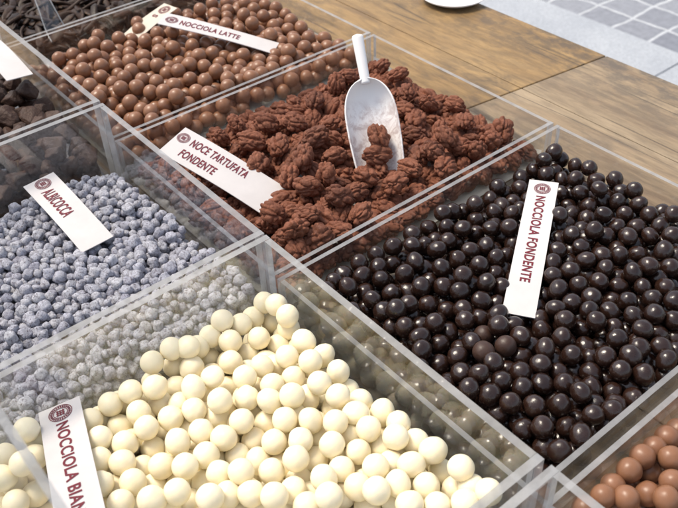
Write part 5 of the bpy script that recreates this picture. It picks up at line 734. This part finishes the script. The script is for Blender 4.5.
def rand_rot(): return Euler((rnd.uniform(0, 6.28), rnd.uniform(0, 6.28), rnd.uniform(0, 6.28)))

def spread(name, shapes, mats, pos, rad, labeler, cat, group, rotf=rand_rot, jit=.03, special=None):
    """one object per piece; pieces of a kind share a few meshes"""
    protos = []
    for i, (vs, fs) in enumerate(shapes):
        me = mesh(name, vs, fs); me.shade_smooth(); me.materials.append(mats[i % len(mats)])
        protos.append(me)
    src = None
    for i, p in enumerate(pos):
        r = rad[i] if hasattr(rad, '__len__') else rad
        k = special(i, p) if special else None
        if k is None: k = rnd.randrange(len(protos) - (special.n if special else 0))
        if src is None:
            src = bpy.data.objects.new(name, protos[k]); o = src
        else:
            o = src.copy()
        o.data = protos[k]
        COL.objects.link(o)
        o.location = V(*p[:3]); o.rotation_euler = rotf(); q = r * S * (1 + rnd.uniform(-jit, jit)); o.scale = (q, q, q)
        tag(o, labeler(i, p), cat, group)

def stuff(name, shapes, mat, pos, rad, label, cat, rotf=rand_rot):
    if len(pos) == 0: return
    vs, fs, off = [], [], 0
    arr = [(np.array([tuple(v) for v in s[0]]), s[1]) for s in shapes]
    for i, p in enumerate(pos):
        a, f = arr[rnd.randrange(len(arr))]; r = rad[i] if hasattr(rad, '__len__') else rad
        R = np.array(rotf().to_matrix())
        vs.append((a * r) @ R.T + np.array(p[:3])); fs += [tuple(j + off for j in q) for q in f]; off += len(a)
    vs = np.concatenate(vs) * S
    o = link(name, mesh(name, vs.tolist(), fs), mat, smooth=True)
    tag(o, label, cat, kind='stuff'); return o

CARDS = dict(
 alb=((-.7237, -.2984, -.1778), (.9907, .0295, -.1329), (-.0253, .9991, .0334), .3893, .1109),
 noce=((-.5832, .2082, -.1797), (.9071, .3211, -.2721), (-.3075, .9471, .0923), .433, .1472),
 fond=((.361, .7108, -.2049), (.5563, -.8246, -.1031), (.8283, .5601, -.0104), .5833, .0935),
 latte=((-1.4795, .7784, -.1818), (.7695, .6044, -.2061), (-.6215, .783, -.0242), .5218, .1079),
 bia=((.2776, -.7483, -.1428), (.9521, -.2772, .129), (.2674, .9595, .0881), .55, .1055),
 old=((-1.8791, .6476, -.2265), (.1224, -.9768, -.27), (.9925, .1204, .0217), .2785, .1022),
 brown=((-1.6124, -.1101, -.0396), (-.99, -.0166, .1401), (.0288, -.9959, .0856), .2977, .1041))
def near_card(k, p, reach):
    c, ux, uy, ln, w = CARDS[k]; d = Vector(p[:3]) - Vector(c)
    a, b = d.dot(Vector(ux)), d.dot(Vector(uy))
    return abs(a) < ln / 2 + reach and abs(b) < w / 2 + reach

def settle(a, kind, r):
    """a card rests on the pieces below it: none of them reaches through the sheet"""
    for key in kind:
        c, ux, uy, ln, w = CARDS[key]; c, ux, uy = Vector(c), Vector(ux).normalized(), Vector(uy).normalized(); nz = ux.cross(uy)
        if nz.z < 0: nz = -nz
        for p in a:
            rr = (p[3] * 1.25 if len(p) > 3 else r * 1.1); d = Vector(p[:3]) - c
            if abs(d.dot(ux)) < ln / 2 + rr * .15 and abs(d.dot(uy)) < w / 2 + rr * .15:
                over = d.dot(nz) + rr + .010
                if over > 0: p[:3] = Vector(p[:3]) - nz * over
def card_ends(a, key, what):
    """the one piece just off each end of a card"""
    c, ux, uy, ln, w = CARDS[key]; c, ux = Vector(c), Vector(ux).normalized(); out = {}
    for sg, word in ((-1, 'seal'), (1, 'blank')):
        e = c + ux * sg * (ln / 2 + .03)
        j = int(np.argmin([((Vector(p[:3]) - e).length if (Vector(p[:3]) - c).dot(ux) * sg > ln / 2 else 9) for p in a]))
        out[j] = what % word
    return out
# white balls
wi, wr = dec(D_white)
for q_ in (wi, wr): settle(q_, ['bia'], 0.0316)
cam_front = None
def lab_white(i, p):
    if i == top_white: return 'cream white ball highest in the far corner of its heap'
    if i == flat_white: return 'squat flattened cream white ball in the upper part of the white heap'
    if near_card('bia', p, .028): return 'cream white ball touching the edge of the NOCCIOLA BIANCA card'
    if p[1] > -.085: return 'cream white ball lying along the clear wall that faces the dark balls'
    if p[0] < .10: return 'cream white ball lying along the clear wall that faces the powdery apricot cubes'
    if p[2] < -.232: return 'cream white ball half hidden in the lower layer of the white heap'
    return 'cream white ball on top of the open middle of the white heap'
top_white = int(np.argmin((wi[:, 0] - .05) ** 2 + (wi[:, 1] + .06) ** 2))
flat_white = int(np.argmin(np.abs(wi[:, 0] - .21) + np.abs(wi[:, 1] + .335) * 1))
class Sp:
    def __init__(s, d, n): s.d = d; s.n = n
    def __call__(s, i, p): return s.d.get(i)
shp = [ball(s, .035, (1.0, 1.0, 1.0)) for s in range(4)] + [ball(9, .06, (1.07, .96, .98)), ball(10, .06, (1.08, 1.0, .94)), ball(13, .05, (1, 1, 1), 4, nub=.06), ball(14, .07, (1.03, .97, 1)), ball(12, .05, (1, 1, .72))]
spread('white_chocolate_ball', shp, [M['white']], wi, .0316, lab_white, 'sweet', 'white chocolate balls in the front bin', special=Sp({flat_white: 8}, 1))
stuff('white_ball_heap', [ball(s, .035, (1, 1, 1), 3) for s in range(3)], M['white_heap'], wr, .0316, 'rest of the white chocolate balls filling the lower part of the heap', 'sweets')

# dark balls
di, dr = dec(D_dark)
for q_ in (di, dr): settle(q_, ['fond'], 0.0287)
ends_di = card_ends(di, 'fond', 'glossy dark ball just beyond the %s end of the NOCCIOLA FONDENTE card')
def lab_dark(i, p):
    if i in ends_di: return ends_di[i]
    if i in bloomed: return 'dull matt brown ball among the glossy dark balls'
    if near_card('fond', p, .03): return 'glossy dark ball touching the edge of the NOCCIOLA FONDENTE card'
    if p[1] > 1.14: return 'glossy dark ball at the far clear wall beside the bare table'
    if p[0] < .085: return 'glossy dark ball along the clear wall that faces the walnuts'
    if p[1] < .12: return 'glossy dark ball low along the clear wall that faces the white balls'
    if p[0] > .86: return 'glossy dark ball along the clear wall that faces the second milk ball bin'
    if p[2] < -.262: return 'glossy dark ball half hidden in the lower layer of the dark heap'
    fx = p[0] + p[1]
    return 'glossy dark ball on top, on the walnut side of the NOCCIOLA FONDENTE card' if p[0] * .83 + p[1] * .56 < .70 else 'glossy dark ball on top, on the bare table side of the NOCCIOLA FONDENTE card'
bloomed = {int(np.argmin(np.sum((di[:, :2] - np.array(q)) ** 2, axis=1))) for q in ((.50, .36), (.62, .33), (.55, .26))}
shp = [ball(20 + s, .05, e, 4, dent=d, nub=u) for s, (e, d, u) in enumerate((((1.06, .96, .97), 0, 0), ((1.1, .94, .95), 0, .05), ((1.03, 1, .93), .25, 0), ((1, 1, 1), 0, 0), ((1.13, .93, .96), 0, 0), ((1.0, .98, 1.04), 0, .08), ((1.08, .98, .9), .2, 0)))]
spread('dark_chocolate_ball', shp + [ball(31, .05, (1.04, 1, .98))], [M['dark']] * 7 + [M['bloom']], di, .0287, lab_dark, 'sweet', 'dark chocolate balls in the low bin', jit=.05, special=Sp({b: 7 for b in bloomed}, 1))
stuff('dark_ball_heap', [ball(40 + s, .05, (1.05, .97, .97), 3) for s in range(4)], M['dark_heap'], dr, .0287, 'rest of the dark chocolate balls deep in the heap', 'sweets')

# milk chocolate balls
li, lr = dec(D_latte)
for q_ in (li, lr): settle(q_, ['latte'], 0.0315)
ends_li = card_ends(li, 'latte', 'milk chocolate ball just beyond the %s end of the NOCCIOLA LATTE card')
def lab_latte(i, p):
    if i in ends_li: return ends_li[i]
    if near_card('latte', p, .03): return 'milk chocolate ball touching the edge of the NOCCIOLA LATTE card'
    if near_card('old', p, .02): return 'milk chocolate ball lying against the older half buried card'
    if p[1] > 1.12: return 'milk chocolate ball by the far clear wall beside the bare wooden table'
    if p[0] > -1.09: return 'milk chocolate ball along the clear wall that faces the cocoa walnuts'
    if p[0] < -1.90: return 'milk chocolate ball along the clear wall that faces the dark peel strips'
    if p[1] < .11: return 'milk chocolate ball along the tall clear wall facing the brown chunks'
    if p[2] < -.262: return 'milk chocolate ball half hidden in the lower layer of the far milk ball heap'
    return 'milk chocolate ball on top of the far heap, clear of cards and walls'
shp = [ball(60 + s, .04, e) for s, e in enumerate(((1, 1, 1), (1.04, .98, .98), (1.07, .97, .97), (1, 1.02, .96), (1, 1, 1)))]
spread('milk_chocolate_ball', shp, [M['milk']], li, .0315, lab_latte, 'sweet', 'milk chocolate balls in the far bin', jit=.04)
stuff('milk_ball_heap', [ball(66 + s, .04, (1, 1, 1), 3) for s in range(3)], M['milk_heap'], lr, .0315, 'rest of the milk chocolate balls low in the far bin', 'sweets')
mi, mr = dec(D_milk)
def lab_milk(i, p):
    if p[0] < 1.09: return 'larger milk ball of the second bin, along the clear wall facing the dark balls'
    if p[2] < -.255: return 'large milk chocolate ball in the lower layer of the second milk bin'
    return 'large milk chocolate ball on top of the second milk bin, beyond the dark balls'
spread('milk_chocolate_ball', shp, [M['milk']], mi, .0298, lab_milk, 'sweet', 'milk chocolate balls in the near bin', jit=.03)
stuff('milk_ball_heap', [ball(66 + s, .04, (1, 1, 1), 3) for s in range(3)], M['milk_heap'], mr, .0298, 'rest of the milk chocolate balls low in the second milk bin', 'sweets')

# walnuts
ni, nr = dec(D_walnut)
for q_ in (ni, nr): settle(q_, ['noce'], 0.052)
SC_POS = None
ends_ni = card_ends(ni, 'noce', 'cocoa dusted walnut half just beyond the %s end of its card')
def lab_wal(i, p):
    if i in ends_ni: return ends_ni[i]
    if near_card('noce', p, .04): return 'cocoa dusted walnut half touching the NOCE TARTUFATA FONDENTE card'
    if (p[0] + .30) ** 2 + (p[1] - .68) ** 2 < .022: return 'cocoa dusted walnut half lying close beside the blade of the white scoop'
    if p[1] > 1.08: return 'cocoa dusted walnut half by the far clear wall beside the bare table'
    if p[0] > -.14: return 'cocoa dusted walnut half along the clear wall that faces the dark balls'
    if p[0] < -.86: return 'cocoa dusted walnut half along the clear wall that faces the milk balls'
    if p[1] < .14: return 'cocoa dusted walnut half along the tall wall that faces the apricot cubes'
    if p[2] < -.262: return 'cocoa dusted walnut half down in the lower layer of the walnut heap'
    return 'cocoa dusted walnut half on top of the heap, clear of scoop, card and walls'
wshp = [walnut(s) for s in range(11)]
def flat_rot():
    return Euler((rnd.gauss(0, .55), rnd.gauss(0, .55), rnd.uniform(0, 6.28)))
allw = np.concatenate([ni, nr]) if len(nr) else ni
spread('cocoa_walnut', wshp, [M['walnut']], allw, .0465, lab_wal, 'walnut', 'cocoa dusted walnut halves', rotf=flat_rot, jit=.12)

# sugared apricot cubes
ai, ar = dec(D_apricot, 4)
for q_ in (ai, ar): settle(q_, ['alb'], 0)
ends_ai = card_ends(ai, 'alb', 'powdery blue grey apricot cube just beyond the %s end of the ALBICOCCA card')
def lab_ap(i, p):
    if i in ends_ai: return ends_ai[i]
    if near_card('alb', p, .018): return 'powdery blue grey apricot cube touching the ALBICOCCA card'
    if p[1] > -.06: return 'powdery blue grey apricot cube along the clear wall that faces the walnuts'
    if p[0] > -.07: return 'powdery blue grey apricot cube along the clear wall that faces the white balls'
    if p[3] > .0184: return 'large powdery blue grey apricot cube on the open part of the apricot heap'
    if p[3] < .0140: return 'small powdery blue grey apricot cube on the open part of the apricot heap'
    return 'middle sized powdery blue grey apricot cube on the open part of the apricot heap'
spread('apricot_cube', [cubelet(s) for s in range(9)], [M['apricot']], ai, ai[:, 3] * 1.06, lab_ap, 'sweet', 'powdered apricot cubes')
stuff('apricot_heap', [cubelet(s, 2) for s in range(9)], M['apricot_heap'], ar, ar[:, 3] * 1.06, 'rest of the powdery blue grey apricot cubes in their bin', 'sweets')

# peel strips and chunks
pi_, pr = dec(D_slice)
def lab_sl(i, p):
    if p[1] < .16: return 'dark chocolate peel strip along the clear wall that faces the brown chunks'
    if p[0] > -2.10: return 'dark chocolate peel strip along the clear wall that faces the milk balls'
    if p[2] < -.27: return 'dark chocolate peel strip in the lower layer of the peel bin'
    return 'dark chocolate peel strip on top of the heap in the peel bin'
def strip_rot(): return Euler((rnd.gauss(0, .35), rnd.gauss(0, .22), rnd.uniform(0, 6.28)))
sshp = [strip(s) for s in range(8)]
pi_c = pi_.copy(); pi_c[:, 0] = np.clip(pi_c[:, 0], -2.87, -2.115); pi_c[:, 1] = np.clip(pi_c[:, 1], .12, 1.13)
spread('peel_strip', sshp, [M['slice']], pi_c, .046, lab_sl, 'sweet', 'dark chocolate peel strips', rotf=strip_rot, jit=.1)
pr_c = pr.copy(); pr_c[:, 0] = np.clip(pr_c[:, 0], -2.87, -2.115); pr_c[:, 1] = np.clip(pr_c[:, 1], .12, 1.13)
stuff('peel_heap', sshp[:4], M['slice_heap'], pr_c, .046, 'rest of the dark chocolate peel strips deep in their bin', 'sweets', rotf=strip_rot)
ci, cr = dec(D_chunk, 4)
for q_ in (ci, cr): settle(q_, ['brown'], 0)
def lab_ch(i, p):
    if near_card('brown', p, .03): return 'rough dark brown chunk beside the plain white card'
    if p[1] > -.12: return 'rough dark brown chunk along the clear wall that faces the milk balls'
    if p[0] > -1.10: return 'rough dark brown chunk along the clear wall that faces the apricot cubes'
    return 'rough dark brown chunk in the middle of the chunk bin'
allc = np.concatenate([ci, cr])
spread('dark_brown_chunk', [chunk(s) for s in range(7)], [M['chunk']], allc, allc[:, 3] * .95, lab_ch, 'sweet', 'rough dark brown chunks')

# ------------------------------------------------------------------ cards
dg = None
def text_mesh(body, name):
    cu = bpy.data.curves.new(name, 'FONT'); cu.body = body; cu.size = 1; cu.offset = .022; cu.space_character = 1.08
    to = bpy.data.objects.new(name, cu); COL.objects.link(to)
    bpy.context.view_layer.update()
    d = bpy.context.evaluated_depsgraph_get()
    me = bpy.data.meshes.new_from_object(to.evaluated_get(d))
    bpy.data.objects.remove(to); bpy.data.curves.remove(cu)
    co = np.array([v.co[:] for v in me.vertices]); lo, hi = co.min(0), co.max(0)
    return me, lo, hi

def fit_text(bm, body, u0, u1, v0, v1, z, warp):
    me, lo, hi = text_mesh(body, 'lettering')
    base = len(bm.verts); mp = []
    for v in me.vertices:
        x = u0 + (u1 - u0) * (v.co.x - lo[0]) / (hi[0] - lo[0]); y = v0 + (v1 - v0) * (v.co.y - lo[1]) / (hi[1] - lo[1])
        mp.append(bm.verts.new(warp(x, y, z)))
    for p in me.polygons:
        try: bm.faces.new([mp[i] for i in p.vertices])
        except ValueError: pass
    bpy.data.meshes.remove(me)

def emblem_bm(bm, cu, cv, R, z, warp):
    def ring(r0, r1, a0=0, a1=2 * math.pi, n=40):
        vs = [(bm.verts.new(warp(cu + r0 * math.cos(a0 + (a1 - a0) * i / n), cv + r0 * math.sin(a0 + (a1 - a0) * i / n), z)),
               bm.verts.new(warp(cu + r1 * math.cos(a0 + (a1 - a0) * i / n), cv + r1 * math.sin(a0 + (a1 - a0) * i / n), z))) for i in range(n + 1)]
        for a, b in zip(vs[:-1], vs[1:]): bm.faces.new((a[0], a[1], b[1], b[0]))
    ring(R * .93, R); ring(R * .56, R * .62)
    for k in range(26):                      # the ring of tiny letters reads as short strokes
        a = 2 * math.pi * (k + .15) / 26
        ring(R * .67, R * .87, a, a + .15, 2)
    for k in range(3):                       # small lattice in the middle
        t = (k - 1) * R * .24
        for q in ((cu + t - R * .05, cv - R * .36, cu + t + R * .05, cv + R * .36), (cu - R * .36, cv + t - R * .05, cu + R * .36, cv + t + R * .05)):
            zz = z if q[2] - q[0] < q[3] - q[1] else z + .0004
            vs = [bm.verts.new(warp(x, y, zz)) for x, y in ((q[0], q[1]), (q[2], q[1]), (q[2], q[3]), (q[0], q[3]))]
            bm.faces.new(vs)

def card(key, label, lines, emb, ink='ink', paper='paper', bend=.006):
    c, ux, uy, ln, w = CARDS[key]
    ux = Vector(ux).normalized(); uy = Vector(uy); uy = (uy - ux * ux.dot(uy)).normalized(); nz = ux.cross(uy)
    th = .003
    def warp(u, v, z):                       # u, v in layout units from the corner
        t = u / ln
        b = bend * (math.sin(t * math.pi) - .5) + bend * .5 * math.sin(t * 5 + 1) * (v / w - .5)
        return Vector(((u - ln / 2), (v - w / 2), z + b)) * S
    bm = bmesh.new(); n, mseg = 28, 4
    lay = []
    for z in (0, th):
        lay.append([[bm.verts.new(warp(ln * i / n, w * j / mseg, z)) for j in range(mseg + 1)] for i in range(n + 1)])
    for i in range(n):
        for j in range(mseg):
            bm.faces.new((lay[0][i][j], lay[0][i][j+1], lay[0][i+1][j+1], lay[0][i+1][j]))
            bm.faces.new((lay[1][i][j], lay[1][i+1][j], lay[1][i+1][j+1], lay[1][i][j+1]))
    rim = [(i, 0) for i in range(n)] + [(n, j) for j in range(mseg)] + [(i, mseg) for i in range(n, 0, -1)] + [(0, j) for j in range(mseg, 0, -1)]
    for a, b in zip(rim, rim[1:] + rim[:1]):
        bm.faces.new((lay[0][a[0]][a[1]], lay[0][b[0]][b[1]], lay[1][b[0]][b[1]], lay[1][a[0]][a[1]]))
    o = link('label_card', bm_mesh(bm, 'label_card'), M[paper])
    o.matrix_world = Matrix(((ux.x, uy.x, nz.x, c[0]*S), (ux.y, uy.y, nz.y, c[1]*S), (ux.z, uy.z, nz.z, c[2]*S), (0, 0, 0, 1)))
    tag(o, label, 'label card', 'paper name cards')
    if lines:
        bm = bmesh.new()
        for body, u0, u1, v0, v1 in lines: fit_text(bm, body, u0 * ln, u1 * ln, v0 * w, v1 * w, th + .0013, warp)
        link('lettering', bm_mesh(bm, 'lettering'), M[ink], o)
    if emb:
        bm = bmesh.new(); emblem_bm(bm, emb[0] * ln, emb[1] * w, emb[2], th + .0013, warp)
        link('emblem', bm_mesh(bm, 'emblem'), M[ink], o)
    return o
card('alb', 'white name card reading ALBICOCCA on the powdery apricot cubes', [('ALBICOCCA', .18, .575, .25, .64)], (.084, .505, .027))
card('noce', 'white name card reading NOCE TARTUFATA FONDENTE on the walnuts', [('NOCE TARTUFATA', .150, .70, .575, .82), ('FONDENTE', .145, .485, .17, .415)], (.066, .69, .0235))
card('fond', 'long white name card reading NOCCIOLA FONDENTE on the dark balls', [('NOCCIOLA FONDENTE', .135, .785, .33, .66)], (.07, .49, .026))
card('latte', 'long white name card reading NOCCIOLA LATTE on the milk balls', [('NOCCIOLA LATTE', .165, .685, .28, .66)], (.086, .51, .028))
card('bia', 'white name card reading NOCCIOLA BIANCA standing in the white balls', [('NOCCIOLA BIANCA', .135, .80, .35, .64)], (.066, .5, .030))
card('old', 'older cream card half buried under the milk balls, showing its seal and an S', [('S', .30, .37, .3, .62)], (.14, .5, .030), paper='kraft')
card('brown', 'plain white card lying on the dark brown chunks', None, None)

# ------------------------------------------------------------------ scoop
def scoop():
    base = Vector(SCOOP_A); tip = Vector(SCOOP_B)
    ax = (tip - base).normalized(); L = (tip - base).length
    view = (Vector(CAM) - base).normalized()
    ny = (view - ax * ax.dot(view)).normalized(); wx = ax.cross(ny) * -1
    Rm = Matrix(((wx.x, ny.x, ax.x), (wx.y, ny.y, ax.y), (wx.z, ny.z, ax.z))).to_4x4(); Rm.translation = base * S
    t = empty('scoop', (0, 0, 0)); t.matrix_world = Rm
    tag(t, 'white plastic scoop stuck in the walnuts, cocoa smeared blade', 'scoop')
    Lb = L * .69
    vs, fs = [], []; nu, nv_ = 28, 40
    def prof(v):
        t_ = v / nv_
        if t_ < .55: return .076 + .011 * math.sin(t_ / .55 * math.pi / 2)
        q = (t_ - .55) / .45
        return .087 * max(0, 1 - q ** 2.6) ** .5
    for side in (0, 1):
        for j in range(nv_ + 1):
            w = prof(j); z = Lb * j / nv_; dep = .060 * (w / .087) ** .8
            for i in range(nu + 1):
                a = -math.pi / 2 + math.pi * i / nu
                off = .006 if side else 0
                vs.append(Vector(((w + off) * math.sin(a) , -(dep + off) * math.cos(a), z + (off if j == nv_ else 0))) * S)
    W1 = nu + 1; base2 = (nv_ + 1) * W1
    for j in range(nv_):
        for i in range(nu):
            a = j * W1 + i
            fs.append((a, a + 1, a + W1 + 1, a + W1)); b = base2 + a; fs.append((b, b + W1, b + W1 + 1, b + 1))
    for j in range(nv_):
        for i in (0, nu):
            a = j * W1 + i; b = base2 + a; q = (a, a + W1, b + W1, b); fs.append(q if i == 0 else q[::-1])
    for i in range(nu):
        a, b = i, base2 + i; fs.append((a, b, b + 1, a + 1))
    me = mesh('blade', vs, fs); bm = bmesh.new(); bm.from_mesh(me); bmesh.ops.recalc_face_normals(bm, faces=bm.faces); bm.to_mesh(me); bm.free()
    link('blade', me, M['scoop'], t, smooth=True)
    # handle: a flattened bar, a little wider at the free end, rounded tip
    vs, fs = [], []; rg = 24; st = []
    z0, z1 = Lb * .955, L
    for k in range(30):
        q = k / 29; z = z0 + (z1 - z0) * q; r = .0165 + .0045 * q
        e = max(0, 1 - ((q - .93) / .07) ** 2) ** .5 if q > .93 else 1
        st.append((z, max(r * e, .0012)))
    for z, r in st:
        for i in range(rg):
            a = 2 * math.pi * i / rg; vs.append(Vector((r * math.cos(a), r * .8 * math.sin(a) - .012 + .01 * (z - z0) / (z1 - z0), z)) * S)
    for k in range(len(st) - 1):
        for i in range(rg):
            a, b = k * rg + i, k * rg + (i + 1) % rg; fs.append((a, b, b + rg, a + rg))
    fs.append(tuple(range(rg))[::-1]); fs.append(tuple(range((len(st) - 1) * rg, len(st) * rg)))
    link('handle', mesh('handle', vs, fs), M['scoop'], t, smooth=True)
    # two walnut halves lying in the blade
    for k, (z, x, lab, sd) in enumerate(((.145, -.012, 'cocoa walnut half lying in the white scoop, the upper of two', 3), (.085, .004, 'cocoa walnut half lying in the white scoop, the lower and darker of two', 5))):
        me = mesh('cocoa_walnut', *walnut(80 + sd)); me.shade_smooth()
        o = link('cocoa_walnut', me, M['walnut'])
        p = base + wx * x + ax * z + ny * -.012
        o.location = p * S; q = .047 * S; o.scale = (q, q, q)
        o.rotation_euler = (Rm.to_3x3() @ Euler((1.57, (0.1, .3)[k], (1.5, .1)[k])).to_matrix().inverted()).to_euler()
        tag(o, lab, 'walnut', 'walnut halves on the scoop')
CAM = (1.5734, -.9556, 1.4582)
SCOOP_A = (-.256, .650, -.257); SCOOP_B = (-.5665, .808, .123)
scoop()

# ------------------------------------------------------------------ dish at the table edge
def dish():
    prof = [(0, .004), (.10, .004), (.115, .010), (.160, .032), (.168, .036), (.171, .034), (.164, .026), (.118, .002), (.10, .0), (0, .0)]
    n = 56; vs, fs = [], []
    for r, z in prof:
        for k in range(n):
            a = 2 * math.pi * k / n; vs.append(V(r * math.cos(a), r * math.sin(a), z))
    for j in range(len(prof) - 1):
        for k in range(n):
            a, b = j * n + k, j * n + (k + 1) % n; fs.append((a, b, b + n, a + n))
    bm = bmesh.new(); bm.from_mesh(mesh('plate', vs, fs)); bmesh.ops.remove_doubles(bm, verts=bm.verts, dist=1e-6); bmesh.ops.recalc_face_normals(bm, faces=bm.faces)
    o = link('plate', bm_mesh(bm, 'plate'), M['dish'], loc=V(-1.30, 2.055, TZ + .001), smooth=True)
    tag(o, 'small white plate at the edge of the wooden table top', 'plate')
dish()

# clear plastic scoop standing in the peel strips: two bright curved rims
def trough():
    A, B = TROUGH; n = len(A); k = 9
    t = empty('clear_scoop', V(*A[0])); tag(t, 'clear plastic scoop with two bright curved rims standing in the dark peel strips', 'scoop')
    o0 = Vector(A[0]); A = [Vector(p) - o0 for p in A]; B = [Vector(p) - o0 for p in B]
    def fine(P):
        out = []
        for i in range(len(P) - 1):
            p0, p1, p2, p3 = P[max(i - 1, 0)], P[i], P[i + 1], P[min(i + 2, len(P) - 1)]
            for q in range(5):
                s = q / 5
                out.append(.5 * ((2 * p1) + (p2 - p0) * s + (2 * p0 - 5 * p1 + 4 * p2 - p3) * s * s + (3 * p1 - p0 - 3 * p2 + p3) * s ** 3))
        return out + [P[-1]]
    A, B = fine(A), fine(B); n = len(A); vs, fs = [], []
    for a, b in zip(A, B):
        d = b - a; nrm = d.cross(A[-1] - A[0]).normalized()
        if nrm.x > 0: nrm = -nrm
        for j in range(k + 1):
            u = j / k; vs.append((a + d * u + nrm * .05 * math.sin(u * math.pi)) * S)
    for i in range(n - 1):
        for j in range(k):
            c = i * (k + 1) + j; fs.append((c, c + 1, c + k + 2, c + k + 1))
    ob = link('trough', mesh('trough', vs, fs), M['clear'], t, smooth=True)
    so = ob.modifiers.new('thickness', 'SOLIDIFY'); so.thickness = .001
    for P in (A, B):
        vs, fs = [], []
        for p in P:
            for j in range(8):
                a = j * math.pi / 4; vs.append((p + Vector((math.cos(a), math.sin(a) * .7, math.sin(a) * .7)) * .0035) * S)
        for i in range(len(P) - 1):
            for j in range(8):
                a, b = i * 8 + j, i * 8 + (j + 1) % 8; fs.append((a, b, b + 8, a + 8))
        fs.append(tuple(range(8))[::-1]); fs.append(tuple(range(len(vs) - 8, len(vs))))
        link('rim', mesh('rim', vs, fs), M['edge'], t, smooth=True)
TROUGH = ([[-2.06, 0.243, -0.247], [-2.105, 0.249, -0.231], [-2.15, 0.258, -0.2], [-2.195, 0.269, -0.146], [-2.24, 0.279, -0.115], [-2.285, 0.291, -0.075]],
          [[-2.06, 0.369, -0.28], [-2.105, 0.373, -0.272], [-2.15, 0.355, -0.247], [-2.195, 0.348, -0.185], [-2.24, 0.347, -0.136], [-2.285, 0.35, -0.093]])
trough()
# ------------------------------------------------------------------ light
SUN_EL, SUN_AZ = math.radians(62), math.radians(205)      # azimuth counted from +X towards +Y
w = bpy.data.worlds.new('World'); sc.world = w; w.use_nodes = True
nt = w.node_tree; bg = nt.nodes['Background']
sky = nt.nodes.new('ShaderNodeTexSky'); sky.sky_type = 'NISHITA'; sky.sun_disc = False
sky.sun_elevation = SUN_EL; sky.sun_rotation = math.pi / 2 - SUN_AZ
sky.dust_density = 2.0; sky.ozone_density = 1.0
hs = nt.nodes.new('ShaderNodeHueSaturation'); hs.inputs['Saturation'].default_value = .55     # thin cloud: a whiter sky
nt.links.new(sky.outputs[0], hs.inputs['Color']); nt.links.new(hs.outputs[0], bg.inputs[0]); bg.inputs[1].default_value = .092
sd = bpy.data.lights.new('sun', 'SUN'); sd.energy = 1.5; sd.angle = math.radians(20); sd.color = (1, .90, .74)
so = bpy.data.objects.new('sun', sd); COL.objects.link(so)
dirv = Vector((math.cos(SUN_EL) * math.cos(SUN_AZ), math.cos(SUN_EL) * math.sin(SUN_AZ), math.sin(SUN_EL)))
so.rotation_euler = dirv.to_track_quat('Z', 'Y').to_euler(); so.location = dirv * 5

# ------------------------------------------------------------------ camera
cd = bpy.data.cameras.new('camera'); co = bpy.data.objects.new('camera', cd); COL.objects.link(co)
r_ = Vector((.6320, .7740, -.0390)); u_ = Vector((-.4810, .4310, .7630)); f_ = r_.cross(u_) * -1
f_ = Vector((-.607, .464, -.645)).normalized(); r_ = (r_ - f_ * r_.dot(f_)).normalized(); u_ = r_.cross(f_)
co.matrix_world = Matrix(((r_.x, u_.x, -f_.x, CAM[0] * S), (r_.y, u_.y, -f_.y, CAM[1] * S), (r_.z, u_.z, -f_.z, CAM[2] * S), (0, 0, 0, 1)))
cd.sensor_width = 36; cd.lens = 850.32 / 678 * 36; cd.clip_start = .01; cd.clip_end = 500
cd.dof.use_dof = True; cd.dof.focus_distance = 2.45 * S; cd.dof.aperture_fstop = 18
sc.camera = co
sc.view_settings.view_transform = 'Standard'; sc.view_settings.look = 'None'; sc.view_settings.gamma = 1
sc.view_settings.exposure = 1.33; sc.view_settings.use_curve_mapping = False
sc.cycles.transparent_max_bounces = 32; sc.cycles.max_bounces = 12; sc.cycles.use_denoising = True
